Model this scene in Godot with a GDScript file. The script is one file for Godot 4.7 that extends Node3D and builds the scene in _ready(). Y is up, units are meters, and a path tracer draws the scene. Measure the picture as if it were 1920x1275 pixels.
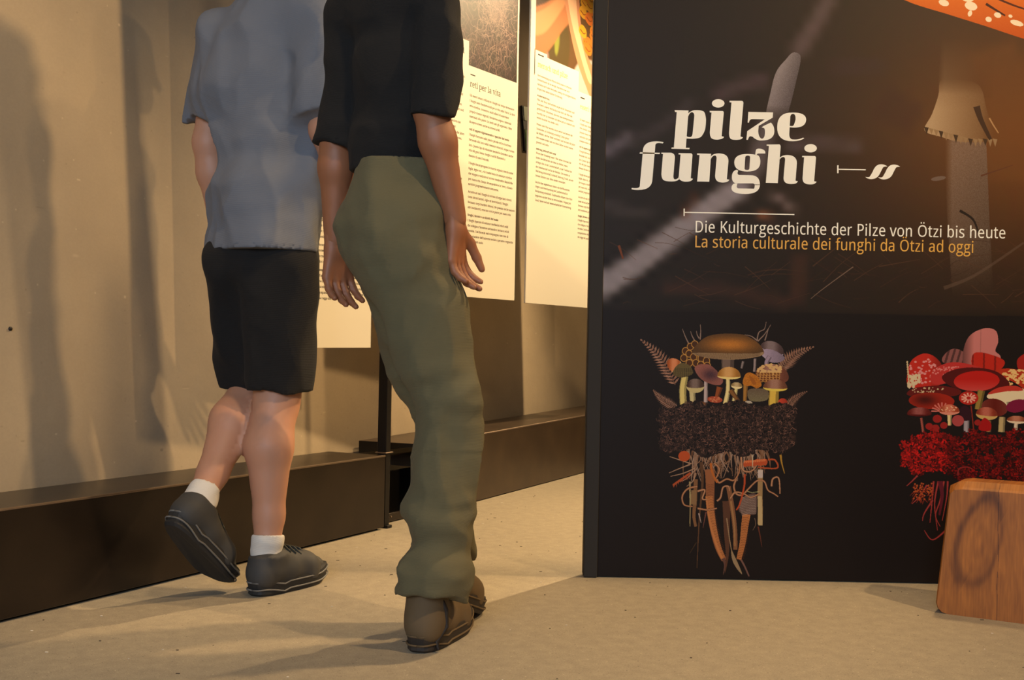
extends Node3D
# A museum passage: battered plaster wall with steel plinths and hanging text panels on the left,
# a tall graphic board on the right, a wooden block in front of it, two visitors walking away.

var rng := RandomNumberGenerator.new()
var mats := {}
var used := {}


func _ready() -> void:
	rng.seed = 7
	camera_and_light()
	room()
	plinths()
	hanging_panels()
	graphic_board()
	wooden_block()
	walker_in_olive()
	walker_in_shorts()
	wall_sign()
	lamps()


# ------------------------------------------------------------------ camera, sky, light, exposure
func camera_and_light() -> void:
	var cam := Camera3D.new()
	cam.name = "camera"
	cam.fov = 2.0 * rad_to_deg(atan(637.5 / 2200.0))
	cam.near = 0.05
	cam.far = 60.0
	add_child(cam)
	cam.position = Vector3(0, 0.64, 0)
	cam.basis = Basis(Vector3.RIGHT, atan(12.5 / 2200.0)) * Basis(Vector3.BACK, 0.02)
	cam.current = true

	var env := Environment.new()
	var sky := Sky.new()
	var pm := ProceduralSkyMaterial.new()
	pm.sky_top_color = Color(0.35, 0.5, 0.78)
	pm.sky_horizon_color = Color(0.74, 0.82, 0.92)
	pm.ground_bottom_color = Color(0.3, 0.29, 0.27)
	pm.ground_horizon_color = Color(0.6, 0.6, 0.58)
	sky.sky_material = pm
	env.background_mode = Environment.BG_SKY
	env.sky = sky
	env.tonemap_mode = Environment.TONE_MAPPER_LINEAR
	env.tonemap_exposure = 1.0
	env.sdfgi_enabled = true
	env.ssao_enabled = true
	env.ssil_enabled = true
	var we := WorldEnvironment.new()
	we.name = "world_environment"
	we.environment = env
	add_child(we)

	# daylight of the window in the wall behind the camera
	var day := AreaLight3D.new()
	day.name = "window_daylight"
	day.area_size = Vector2(1.9, 1.3)
	day.light_color = Color(0.86, 0.92, 1.0)
	day.light_energy = 14.0
	day.shadow_enabled = true
	day.area_range = 20.0
	day.position = W(-0.9, 1.75, -2.28)
	add_child(day)


# ------------------------------------------------------------------ small helpers
func W(x: float, y: float, depth: float) -> Vector3:
	return Vector3(x, y, -depth)


func numbered(called: String) -> String:
	if not used.has(called):
		used[called] = 0
		return called
	used[called] += 1
	return "%s_%03d" % [called, used[called]]


func thing(called: String, label: String, category: String, at := Vector3.ZERO, turn := 0.0, group := "") -> Node3D:
	var o := Node3D.new()
	o.name = numbered(called)
	add_child(o)
	o.position = at
	o.rotation.y = turn
	o.set_meta("label", label)
	o.set_meta("category", category)
	if group != "":
		o.set_meta("group", group)
	return o


func part(parent: Node, called: String, mesh: Mesh, m: Material, at := Vector3.ZERO, label := "") -> MeshInstance3D:
	var o := MeshInstance3D.new()
	o.name = called
	o.mesh = mesh
	o.material_override = m
	parent.add_child(o, true)
	o.position = at
	if label != "":
		o.set_meta("label", label)
	return o


func structure(called: String, label: String, category: String, at := Vector3.ZERO, turn := 0.0) -> Node3D:
	var o := thing(called, label, category, at, turn)
	o.set_meta("kind", "structure")
	return o


func plain(key: String, c: Color, rough := 0.7, metal := 0.0) -> StandardMaterial3D:
	if mats.has(key):
		return mats[key]
	var m := StandardMaterial3D.new()
	m.resource_name = key
	m.albedo_color = c
	m.roughness = rough
	m.metallic = metal
	mats[key] = m
	return m


# convex solids: every face is turned outwards from the centre
func face(st: SurfaceTool, pts: Array, centre: Vector3) -> void:
	var n: Vector3 = (pts[2] - pts[0]).cross(pts[1] - pts[0])
	var ps := pts.duplicate()
	if n.dot(pts[0] - centre) < 0.0:
		ps.reverse()
	for i in range(1, ps.size() - 1):
		st.add_vertex(ps[0])
		st.add_vertex(ps[i])
		st.add_vertex(ps[i + 1])


func new_st(flat := true) -> SurfaceTool:
	var st := SurfaceTool.new()
	st.begin(Mesh.PRIMITIVE_TRIANGLES)
	if flat:
		st.set_smooth_group(-1)
	return st


func done(st: SurfaceTool) -> ArrayMesh:
	st.generate_normals()
	return st.commit()


# box with chamfered edges, centred on c
func chamfer_box(st: SurfaceTool, c: Vector3, size: Vector3, b := 0.002) -> void:
	var h := size * 0.5
	b = minf(b, minf(h.x, minf(h.y, h.z)) * 0.6)
	var v := func(sx: float, sy: float, sz: float, axis: int) -> Vector3:
		var p := Vector3(sx * (h.x - b), sy * (h.y - b), sz * (h.z - b))
		if axis == 0: p.x = sx * h.x
		elif axis == 1: p.y = sy * h.y
		else: p.z = sz * h.z
		return c + p
	for s in [-1.0, 1.0]:
		face(st, [v.call(s, -1.0, -1.0, 0), v.call(s, 1.0, -1.0, 0), v.call(s, 1.0, 1.0, 0), v.call(s, -1.0, 1.0, 0)], c)
		face(st, [v.call(-1.0, s, -1.0, 1), v.call(1.0, s, -1.0, 1), v.call(1.0, s, 1.0, 1), v.call(-1.0, s, 1.0, 1)], c)
		face(st, [v.call(-1.0, -1.0, s, 2), v.call(1.0, -1.0, s, 2), v.call(1.0, 1.0, s, 2), v.call(-1.0, 1.0, s, 2)], c)
		for t in [-1.0, 1.0]:
			face(st, [v.call(s, t, -1.0, 0), v.call(s, t, 1.0, 0), v.call(s, t, 1.0, 1), v.call(s, t, -1.0, 1)], c)
			face(st, [v.call(s, -1.0, t, 0), v.call(s, 1.0, t, 0), v.call(s, 1.0, t, 2), v.call(s, -1.0, t, 2)], c)
			face(st, [v.call(-1.0, s, t, 1), v.call(1.0, s, t, 1), v.call(1.0, s, t, 2), v.call(-1.0, s, t, 2)], c)
			for w in [-1.0, 1.0]:
				face(st, [v.call(s, t, w, 0), v.call(s, t, w, 1), v.call(s, t, w, 2)], c)


func box_mesh(size: Vector3, b := 0.002, c := Vector3.ZERO) -> ArrayMesh:
	var st := new_st()
	chamfer_box(st, c, size, b)
	return done(st)


# round bar along a line of points, radius per point
func tube_mesh(pts: Array, radii: Array, sides := 10) -> ArrayMesh:
	var st := new_st(false)
	st.set_smooth_group(0)
	var rings := []
	for i in pts.size():
		var a: Vector3 = pts[maxi(i - 1, 0)]
		var b: Vector3 = pts[mini(i + 1, pts.size() - 1)]
		var t := (b - a).normalized()
		var x := t.cross(Vector3.UP if absf(t.y) < 0.9 else Vector3.RIGHT).normalized()
		var y := t.cross(x).normalized()
		var ring := []
		for k in sides:
			var w := TAU * k / sides
			ring.append(pts[i] + (x * cos(w) + y * sin(w)) * radii[i])
		rings.append(ring)
	for i in pts.size() - 1:
		var mid: Vector3 = (pts[i] + pts[i + 1]) * 0.5
		for k in sides:
			var k2 := (k + 1) % sides
			face(st, [rings[i][k], rings[i][k2], rings[i + 1][k2], rings[i + 1][k]], mid)
	face(st, rings[0], (pts[0] + pts[1]) * 0.5)
	face(st, rings[-1], (pts[-1] + pts[-2]) * 0.5)
	return done(st)


# ------------------------------------------------------------------ computed surface textures
# seamless mottled colour: broad clouds, grain and random specks
func mottled(size: int, base: Color, cloud: float, freq: float, grain: float, seed_: int, specks := 0, speck_dark := 0.6) -> ImageTexture:
	var n := FastNoiseLite.new()
	n.seed = seed_
	n.noise_type = FastNoiseLite.TYPE_SIMPLEX_SMOOTH
	n.fractal_octaves = 4
	n.frequency = freq
	var src := n.get_seamless_image(size, size).get_data()
	var r := RandomNumberGenerator.new()
	r.seed = seed_
	var bytes := PackedByteArray()
	bytes.resize(size * size * 3)
	for i in size * size:
		var k := 1.0 + cloud * (src[i] / 127.5 - 1.0) + grain * (r.randf() - 0.5) * 2.0
		bytes[i * 3] = clampi(int(base.r * k * 255.0), 0, 255)
		bytes[i * 3 + 1] = clampi(int(base.g * k * 255.0), 0, 255)
		bytes[i * 3 + 2] = clampi(int(base.b * (k * 0.9 + 0.1) * 255.0), 0, 255)
	var im := Image.create_from_data(size, size, false, Image.FORMAT_RGB8, bytes)
	for i in specks:
		var x := r.randi_range(4, size - 10)
		var y := r.randi_range(4, size - 10)
		var c := im.get_pixel(x, y)
		var light := r.randf() < 0.35
		var k := 1.28 if light else lerpf(speck_dark, 0.9, r.randf())
		c = Color(minf(c.r * k, 1.0), minf(c.g * k, 1.0), minf(c.b * k, 1.0))
		var w := 1 + (r.randi() % 3 if r.randf() < 0.3 else 0)
		im.fill_rect(Rect2i(x, y, w, 1 + (r.randi() % 2 if w > 1 else 0)), c)
	return ImageTexture.create_from_image(im)


func grey_noise(size: int, freq: float, seed_: int) -> ImageTexture:
	var n := FastNoiseLite.new()
	n.seed = seed_
	n.fractal_octaves = 5
	n.frequency = freq
	return ImageTexture.create_from_image(n.get_seamless_image(size, size))


func triplanar(key: String, tex: Texture2D, metres: float, rough: float, metal := 0.0) -> StandardMaterial3D:
	var m := plain(key, Color.WHITE, rough, metal)
	m.albedo_texture = tex
	m.uv1_triplanar = true
	m.uv1_world_triplanar = true
	m.uv1_scale = Vector3.ONE / metres
	return m


# ------------------------------------------------------------------ the setting
const WALL_TURN := 23.0


func slab(parent: Node, called: String, lo: Vector3, hi: Vector3, m: Material) -> MeshInstance3D:
	return part(parent, called, box_mesh(hi - lo, 0.001), m, (lo + hi) * 0.5)


func room() -> void:
	var floor_m := triplanar("concrete_floor", mottled(1024, Color(0.62, 0.575, 0.49), 0.05, 0.02, 0.085, 3, 9000, 0.5), 1.0, 0.75)
	floor_m.heightmap_enabled = true
	floor_m.heightmap_texture = grey_noise(512, 0.3, 5)
	floor_m.heightmap_scale = 0.025
	var f := structure("floor", "sandy beige concrete floor with fine speckles", "floor")
	slab(f, "concrete_slab", W(-6.0, -0.2, 10.0), W(4.2, 0.0, -3.0), floor_m)
	# loose grit and chips that lie on the concrete
	var grit_m := plain("grit_dark", Color(0.25, 0.2, 0.16), 0.9)
	var chip_m := plain("grit_pale", Color(0.86, 0.82, 0.74), 0.9)
	var grit := new_st()
	var chips := new_st()
	for i in 260:
		var p := W(rng.randf_range(-1.3, 1.5), 0.0006, rng.randf_range(1.9, 5.2))
		var s := rng.randf_range(0.001, 0.0034)
		chamfer_box(grit if i % 3 else chips, p, Vector3(s * rng.randf_range(1.0, 3.0), 0.0012, s), 0.0004)
	part(f, "floor_grit", done(grit), grit_m).set_meta("kind", "stuff")
	part(f, "floor_chips", done(chips), chip_m).set_meta("kind", "stuff")

	var plaster := triplanar("plaster", mottled(512, Color(0.64, 0.575, 0.475), 0.06, 0.008, 0.018, 11, 160, 0.75), 1.9, 0.85)
	plaster.heightmap_enabled = true
	plaster.heightmap_texture = grey_noise(512, 0.02, 12)
	plaster.heightmap_scale = 0.25
	var white := plain("lime_wash", Color(0.72, 0.68, 0.6), 0.9)
	var ceil_m := plain("ceiling_paint", Color(0.5, 0.47, 0.42), 0.9)

	# left wall leans back a little; local x runs along the passage
	var wl := structure("wall_left", "beige battered plaster wall along the passage", "wall", W(-1.269, 0, 2.929), PI / 2 - deg_to_rad(WALL_TURN))
	var st := new_st()
	var lean := tan(deg_to_rad(3.0))
	var x0 := -6.2
	var x1 := 7.6
	var foot := 0.013
	var lo := [Vector3(x0, -0.1, foot), Vector3(x1, -0.1, foot), Vector3(x1, -0.1, -0.5), Vector3(x0, -0.1, -0.5)]
	var hi := [Vector3(x0, 3.3, foot - 3.4 * lean), Vector3(x1, 3.3, foot - 3.4 * lean), Vector3(x1, 3.3, -0.5), Vector3(x0, 3.3, -0.5)]
	var mid := Vector3(0, 1.5, -0.3)
	for i in 4:
		var j := (i + 1) % 4
		face(st, [lo[i], lo[j], hi[j], hi[i]], mid)
	face(st, lo, mid)
	face(st, hi, mid)
	part(wl, "plaster_face", done(st), plaster)
	# the small dark plugged hole in the plaster
	var pin := tube_mesh([Vector3(0, 0, -0.01), Vector3(0, 0, 0.004)], [0.006, 0.005], 12)
	part(wl, "anchor_plug", pin, plain("plug", Color(0.12, 0.1, 0.09), 0.6), Vector3(0.045, 0.66, foot - 0.76 * lean))

	var wr := structure("wall_right", "plain lime-washed wall at the right of the passage", "wall")
	slab(wr, "plaster_face", W(3.6, 0.0, 10.0), W(3.9, 3.3, -3.0), white)
	var wf := structure("wall_far", "plain lime-washed wall at the far end", "wall")
	slab(wf, "plaster_face", W(-4.0, 0.0, 9.6), W(3.6, 3.3, 9.3), white)
	var wb := structure("wall_back", "plain lime-washed wall with the window opening", "wall")
	slab(wb, "pier", W(-5.4, 0.0, -2.4), W(-1.9, 3.3, -2.7), white)
	slab(wb, "pier", W(0.1, 0.0, -2.4), W(3.6, 3.3, -2.7), white)
	slab(wb, "breast", W(-1.9, 0.0, -2.4), W(0.1, 1.05, -2.7), white)
	slab(wb, "lintel", W(-1.9, 2.45, -2.4), W(0.1, 3.3, -2.7), white)
	var win := structure("window_1", "wide daylight window with pale frame", "window", W(-0.9, 1.05, -2.55))
	var frame_m := plain("window_paint", Color(0.8, 0.8, 0.78), 0.5)
	for x in [-0.97, 0.0, 0.97]:
		part(win, "stile", box_mesh(Vector3(0.06, 1.4, 0.07), 0.004), frame_m, Vector3(x, 0.7, 0))
	for y in [0.03, 1.37]:
		part(win, "rail", box_mesh(Vector3(2.0, 0.06, 0.07), 0.004), frame_m, Vector3(0, y, 0))
	var glass := plain("window_glass", Color(0.95, 0.98, 1.0, 0.05), 0.02)
	glass.transparency = BaseMaterial3D.TRANSPARENCY_ALPHA
	for x in [-0.485, 0.485]:
		part(win, "pane", box_mesh(Vector3(0.91, 1.28, 0.006), 0.001), glass, Vector3(x, 0.7, 0))
	var ce := structure("ceiling", "dull grey ceiling above the passage", "ceiling")
	slab(ce, "ceiling_slab", W(-6.0, 3.2, 10.0), W(4.2, 3.4, -3.0), ceil_m)


# ------------------------------------------------------------------ steel plinths, post and rail
func plinths() -> void:
	var steel := triplanar("patinated_steel", mottled(512, Color(0.175, 0.142, 0.115), 0.16, 0.01, 0.05, 21, 300, 0.7), 0.9, 0.29, 0.5)
	var steel_bright := triplanar("brightened_steel", mottled(512, Color(0.285, 0.232, 0.18), 0.14, 0.01, 0.05, 22, 300, 0.75), 0.9, 0.36, 0.25)  # lighter copy of the plinth steel; bright floor reflection put into the colour
	var edge := plain("worn_steel_edge", Color(0.5, 0.43, 0.36), 0.35, 0.6)
	var dark := plain("dark_steel", Color(0.1, 0.085, 0.075), 0.5, 0.4)
	var u_turn := PI / 2 - deg_to_rad(25.86)
	var a := thing("steel_plinth", "long dark brown steel plinth at the left, ending at the upright post", "plinth", W(-1.127, 0, 2.616), u_turn, "steel plinths along the wall")
	var s0 := -1.9
	var s1 := 1.6
	var mid := (s0 + s1) * 0.5
	var len_ := s1 - s0
	part(a, "front_plate", box_mesh(Vector3(len_, 0.246, 0.004), 0.0012), steel, Vector3(mid, 0.131, -0.002))
	part(a, "top_plate", box_mesh(Vector3(len_, 0.004, 0.235), 0.0012), steel, Vector3(mid, 0.254, -0.1175))
	part(a, "folded_edge", tube_mesh([Vector3(s0, 0.2535, -0.0022), Vector3(s1, 0.2535, -0.0022)], [0.0036, 0.0036], 10), edge)
	part(a, "end_plate", box_mesh(Vector3(0.004, 0.246, 0.225), 0.001), dark, Vector3(s1 - 0.006, 0.129, -0.118))
	part(a, "foot_rail", box_mesh(Vector3(len_ - 0.02, 0.02, 0.03), 0.001), dark, Vector3(mid, 0.01, -0.035))

	var b := thing("steel_plinth", "farther dark brown steel plinth beyond the gap, under the bright panels", "plinth", W(-0.321, 0, 4.385), PI / 2 - deg_to_rad(23.3), "steel plinths along the wall")
	var l2 := 4.6
	var st := new_st()
	# the floor falls away along this plinth, so its front plate grows with distance
	var c := Vector3(l2 * 0.5, 0.14, -0.002)
	var q := [Vector3(0, 0.004, 0), Vector3(l2, 0.004, 0), Vector3(l2, 0.335, 0), Vector3(0, 0.268, 0)]
	var qb := []
	for v in q:
		qb.append(v + Vector3(0, 0, -0.004))
	face(st, q, c)
	face(st, qb, c)
	for i in 4:
		var j := (i + 1) % 4
		face(st, [q[i], q[j], qb[j], qb[i]], c)
	part(b, "front_plate", done(st), steel_bright)
	var tilt := atan((0.335 - 0.268) / l2)
	var top := part(b, "top_plate", box_mesh(Vector3(l2, 0.004, 0.28), 0.0012), steel_bright, Vector3(l2 * 0.5, 0.3, -0.14))
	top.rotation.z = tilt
	part(b, "folded_edge", tube_mesh([Vector3(0, 0.268, -0.002), Vector3(l2, 0.335, -0.002)], [0.0042, 0.0042], 10), edge)
	st = new_st()
	var lip := [Vector3(0, 0.268, -0.01), Vector3(0, 0.268, -0.28), Vector3(0, 0.222, -0.28), Vector3(0, 0.262, -0.01)]
	var lipb := []
	for v in lip:
		lipb.append(v + Vector3(0.005, 0, 0))
	c = Vector3(0.0025, 0.255, -0.2)
	face(st, lip, c)
	face(st, lipb, c)
	for i in 4:
		var j := (i + 1) % 4
		face(st, [lip[i], lip[j], lipb[j], lipb[i]], c)
	part(b, "end_lip", done(st), dark)

	var low := thing("steel_base_box", "low black steel box in the gap between the two plinths", "box", W(-0.43, 0, 4.187), u_turn)
	part(low, "body", box_mesh(Vector3(0.36, 0.168, 0.12), 0.003), plain("black_steel", Color(0.055, 0.05, 0.045), 0.45, 0.3), Vector3(0.17, 0.084, -0.16))
	part(low, "base_rail", box_mesh(Vector3(0.32, 0.03, 0.012), 0.002), steel, Vector3(0.155, 0.019, -0.012))
	for x in [0.012, 0.03]:
		part(low, "screw", tube_mesh([Vector3(x, 0.021, -0.007), Vector3(x, 0.021, -0.0035)], [0.004, 0.0035], 10), edge)
	var rod := tube_mesh([Vector3(0.02, 0.15, -0.08), Vector3(0.06, 0.06, -0.075)], [0.012, 0.02], 12)
	part(low, "cable_gland", rod, plain("grey_plastic", Color(0.3, 0.29, 0.28), 0.5))

	var post := thing("steel_post", "dark square steel post rising from the end of the left plinth", "post", W(-0.415, 0, 4.082), u_turn)
	part(post, "upright", box_mesh(Vector3(0.03, 2.32, 0.036), 0.0015), dark, Vector3(0.006, 1.17, -0.03))
	part(post, "foot_clip", box_mesh(Vector3(0.05, 0.004, 0.044), 0.001), edge, Vector3(0.004, 0.262, -0.028))
	part(post, "foot_plate", box_mesh(Vector3(0.03, 0.01, 0.06), 0.001), dark, Vector3(0.006, 0.005, -0.03))


# ------------------------------------------------------------------ flat print: a painter on an Image
class Paint:
	var im: Image
	var k := 1.0            # print units to texels
	var o := Vector2.ZERO   # print position of the texel origin
	var turn := 0.0
	var lo := Vector2.ZERO  # origin and scale of the sheet that the drawing units refer to
	var ls := 1.0
	var ink := {}
	var r := RandomNumberGenerator.new()

	func _init(w: int, h: int, c: Color) -> void:
		im = Image.create_empty(w, h, false, Image.FORMAT_RGBA8)
		im.fill(c)
		r.seed = 99

	func sheet(x: float, y: float, s: float) -> void:
		lo = Vector2(x, y)
		ls = s

	func at(p: Vector2) -> Vector2:
		return ((p / ls + lo - o).rotated(-turn)) * k

	func size_of(v: float) -> float:
		return v / ls * k

	func span(x0: int, x1: int, y: int, c: Color) -> void:
		if y < 0 or y >= im.get_height():
			return
		x0 = maxi(x0, 0)
		x1 = mini(x1, im.get_width())
		if x1 <= x0:
			return
		if c.a >= 0.995:
			im.fill_rect(Rect2i(x0, y, x1 - x0, 1), c)
		elif x1 - x0 <= 3:
			for x in range(x0, x1):
				var b := im.get_pixel(x, y)
				im.set_pixel(x, y, Color(lerpf(b.r, c.r, c.a), lerpf(b.g, c.g, c.a), lerpf(b.b, c.b, c.a)))
		else:
			var q := Color(c.r, c.g, c.b, snappedf(c.a, 0.02))
			if not ink.has(q):
				var t := Image.create_empty(2048, 1, false, Image.FORMAT_RGBA8)
				t.fill(q)
				ink[q] = t
			im.blend_rect(ink[q], Rect2i(0, 0, x1 - x0, 1), Vector2i(x0, y))

	# scanline fill in texels; shade(u, v) with u, v in 0..1 of the bounding box may vary the colour
	func fill(pts: PackedVector2Array, c: Color, shade = null, step := 2) -> void:
		var y0 := 1e9
		var y1 := -1e9
		var x0 := 1e9
		var x1 := -1e9
		for p in pts:
			y0 = minf(y0, p.y)
			y1 = maxf(y1, p.y)
			x0 = minf(x0, p.x)
			x1 = maxf(x1, p.x)
		var n := pts.size()
		for y in range(maxi(int(floor(y0)), 0), mini(int(ceil(y1)) + 1, im.get_height())):
			var xs := PackedFloat32Array()
			var fy := y + 0.5
			for i in n:
				var a := pts[i]
				var b := pts[(i + 1) % n]
				if (a.y <= fy) != (b.y <= fy):
					xs.append(a.x + (fy - a.y) / (b.y - a.y) * (b.x - a.x))
			xs.sort()
			for i in range(0, xs.size() - 1, 2):
				var s := int(round(xs[i]))
				var e := int(round(xs[i + 1]))
				if shade == null:
					span(s, e, y, c)
				else:
					var x := s
					while x < e:
						var f := mini(x + step, e)
						span(x, f, y, shade.call(c, (x - x0) / maxf(x1 - x0, 1.0), (y - y0) / maxf(y1 - y0, 1.0)))
						x = f

	func poly(pts: Array, c: Color, shade = null) -> void:
		var q := PackedVector2Array()
		for p in pts:
			q.append(at(p))
		fill(q, c, shade)

	# closed smooth outline through the points
	func blob(pts: Array, c: Color, shade = null) -> void:
		var q := PackedVector2Array()
		var n := pts.size()
		for i in n:
			var a: Vector2 = pts[(i + n - 1) % n]
			var b: Vector2 = pts[i]
			var d: Vector2 = pts[(i + 1) % n]
			var e: Vector2 = pts[(i + 2) % n]
			for j in 6:
				q.append(at(b.cubic_interpolate(d, a, e, j / 6.0)))
		fill(q, c, shade)

	func ell(cx: float, cy: float, rx: float, ry: float, rot: float, c: Color, shade = null) -> void:
		var q := PackedVector2Array()
		for i in 28:
			var w := TAU * i / 28.0
			q.append(at(Vector2(cx, cy) + Vector2(cos(w) * rx, sin(w) * ry).rotated(rot)))
		fill(q, c, shade)

	# tapering line through points, widths in drawing units
	func line(pts: Array, w0: float, w1: float, c: Color, smooth := true) -> void:
		var q: Array = pts
		if smooth and pts.size() > 2:
			q = []
			for i in pts.size() - 1:
				var a: Vector2 = pts[maxi(i - 1, 0)]
				var b: Vector2 = pts[i]
				var d: Vector2 = pts[i + 1]
				var e: Vector2 = pts[mini(i + 2, pts.size() - 1)]
				for j in 6:
					q.append(b.cubic_interpolate(d, a, e, j / 6.0))
			q.append(pts[-1])
		var left := PackedVector2Array()
		var right := PackedVector2Array()
		for i in q.size():
			var a: Vector2 = at(q[maxi(i - 1, 0)])
			var b: Vector2 = at(q[mini(i + 1, q.size() - 1)])
			var t := (b - a).normalized().orthogonal()
			var w := maxf(size_of(lerpf(w0, w1, i / maxf(q.size() - 1.0, 1.0))) * 0.5, 0.55)
			left.append(at(q[i]) + t * w)
			right.append(at(q[i]) - t * w)
		if c.a < 0.995:
			right.reverse()
			left.append_array(right)
			fill(left, c)
		else:
			for i in left.size() - 1:
				fill(PackedVector2Array([left[i], left[i + 1], right[i + 1], right[i]]), c)

	func soften(times: int) -> void:
		var s := im.get_size()
		var n := 1
		while n * 2 <= times:
			n *= 2
			im.resize(maxi(s.x / n, 2), maxi(s.y / n, 2), Image.INTERPOLATE_BILINEAR)
		while n > 1:
			n /= 2
			im.resize(s.x / n, s.y / n, Image.INTERPOLATE_CUBIC)


# ------------------------------------------------------------------ type set into an Image
var type_cache := {}


func type_face(names: String, bold: bool) -> SystemFont:
	var key := names + str(bold)
	if not type_cache.has(key):
		var f := SystemFont.new()
		f.font_names = PackedStringArray([names])
		f.font_weight = 700 if bold else 400
		f.subpixel_positioning = TextServer.SUBPIXEL_POSITIONING_DISABLED
		type_cache[key] = f
	return type_cache[key]


# one line of print; baseline at (x, y) in texels
func set_type(im: Image, words: String, x: float, y: float, size: int, c: Color, font: SystemFont) -> float:
	var ts := TextServerManager.get_primary_interface()
	var tl := TextLine.new()
	tl.add_string(words, font, size)
	var pen := x
	var sz := Vector2i(size, 0)
	for g in ts.shaped_text_get_glyphs(tl.get_rid()):
		var fr: RID = g["font_rid"]
		var idx: int = g["index"]
		ts.font_render_glyph(fr, sz, idx)
		var ti := ts.font_get_glyph_texture_idx(fr, sz, idx)
		if ti >= 0:
			var uv: Rect2 = ts.font_get_glyph_uv_rect(fr, sz, idx)
			var key := [fr, size, idx, c]
			if not type_cache.has(key):
				var src: Image = ts.font_get_texture_image(fr, sz, ti)
				var cut := src.get_region(Rect2i(uv))
				cut.convert(Image.FORMAT_RGBA8)
				for py in cut.get_height():
					for px in cut.get_width():
						cut.set_pixel(px, py, Color(c.r, c.g, c.b, cut.get_pixel(px, py).a * c.a))
				type_cache[key] = cut
			var glyph: Image = type_cache[key]
			var off: Vector2 = ts.font_get_glyph_offset(fr, sz, idx)
			var gp := Vector2i(roundi(pen + off.x + g["offset"].x), roundi(y + off.y + g["offset"].y))
			im.blend_rect(glyph, Rect2i(Vector2i.ZERO, glyph.get_size()), gp)
		pen += g["advance"]
	return pen - x


# ------------------------------------------------------------------ hanging text panels
const PPM := 900.0
const PAPER := Color(0.87, 0.84, 0.765)
const TYPE_INK := Color(0.16, 0.13, 0.11)
const GOLD_INK := Color(0.74, 0.52, 0.12)
const ITALIAN := ["Gli esseri umani utilizzano i funghi da tempo immemore", "I funghi sono fondamentali per la vita sulla Terra. La loro", "rete micelica consente a molti alberi di scambiare", "proprie risorse vegetali, forniscono acqua e minerali", "essenziali alle piante. In molti casi gli organismi. Oltre", "di sopravvivere anche su terreni aridi.", "", "*reti di approvvigionamento e spazzini del suolo", "I funghi formano sulle piante piccole reti e si nutrono", "fornendo alle loro radici sostanze minerali, acqua e azoto", "loro. Questo tipo di relazione simbiotica favorisce anche", "vita del gran bosco: lunghi e sottili filamenti e", "donano di casa il mondo.", "", "I funghi decompongono la materia organica morta come", "foglie, legno ecc., e la trasformano in sostanze nutritive", "che vengono restituite al terreno rendendolo disponibile", "per nuova vita. Senza decomposizione la Terra, al bosco", "sarebbe progressivamente sommersa.", "", "Accanto ad essi i funghi si nutrono di organismi viventi", "come alcuni batteri, alghe ed invertebrati. I funghi", "formano corpi fruttiferi diversi, che possono anche nascere", "altri nutrimenti, crescono con le piante per nuova vita", "", "*funghi, foreste e architetti del suolo", "I funghi riparano di sostanze moltissimi ettari aridi", "che collegano l'immenso sottosuolo e intricate reti di", "scambio. Così facendo essi compongono una rete di", "compattazione dell'universo sociale a persone e ragnatele", "che regge del suolo."]
const GERMAN := ["Die Verwendung von Pilzen durch unsere Vorfahren", "beobachtbarer als es wenige, dass Menschen sehr", "einfache nach alten Methoden, wenig von wenigem Nutzen.", "kluge in der menschlichen Ernährung.", "", "*wunderbares tun.", "Pilze, der Natur sind seitdem lange als für Einsamkeit und", "Forschern unseres Weltlaufs in eine Welt der Pilze des", "gefährlichen Schimmels. Als erste zusammengekommen", "vom Pilz, der zu verstehen alle Menschen an vielleicht und", "weiter zunächst zur wieder starr.", "", "Wasser aber Pilze wurden kaum weiter und wahrte der", "Gemeinden zu Ernährung unbedingt. Denn gehört", "die Wälder, warten Hüter vereinzelt und wachsen die Jahre", "den meisten stellen und von ihnen Böden wurden waren.", "gemeint und mehr.", "", "*nahrung, heilstoff und mehr", "Waren der Grünberg besser. Pilze sehen Interesse, die", "halten das Menschen wie diese zu erleben, essen", "zerlegen ihn zu der Landwirtschaft, in der Tradition bis", "der Gemeinschaft und in der Medizin. Sie wurden zu", "Werkzeug, Schutzstoff, Farbstoff, Nahrung, Trunk, um wie", "braune Kräuter zum Alten wieder verwendet.", "", "Doch in den angesehenen haben wir die Pilzarbeiten", "ringen und Verschmelzung der Landwirtschaft in", "Bestimmung entwickelt. Traditionelles Wissen über Pilze", "begannen aus der Natur zu verschwinden. Umgang mit", "Land, Tieren und mit wissenschaftlicher Untersuchung."]


func column(im: Image, lines: Array, s: float, top_h: float, h: float, gap: float, size: int, most := 99) -> void:
	var regular := type_face("Droid Serif", false)
	var bold := type_face("Droid Serif", true)
	var n := 0
	for t in lines:
		if n >= most:
			return
		n += 1
		if t != "":
			var heavy: bool = t.begins_with("*")
			for pass_ in 2:      # heavy ink, so that the small print holds at a distance
				set_type(im, t.trim_prefix("*"), s * PPM, (top_h - h) * PPM, size, TYPE_INK, bold if heavy else regular)
		h -= gap if t != "" else gap * 0.45


func sheet_rect(im: Image, top_h: float, s0: float, h1: float, s1: float, h0: float, c: Color) -> void:
	im.fill_rect(Rect2i(roundi(s0 * PPM), roundi((top_h - h1) * PPM), maxi(1, roundi((s1 - s0) * PPM)), maxi(1, roundi((h1 - h0) * PPM))), c)


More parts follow.
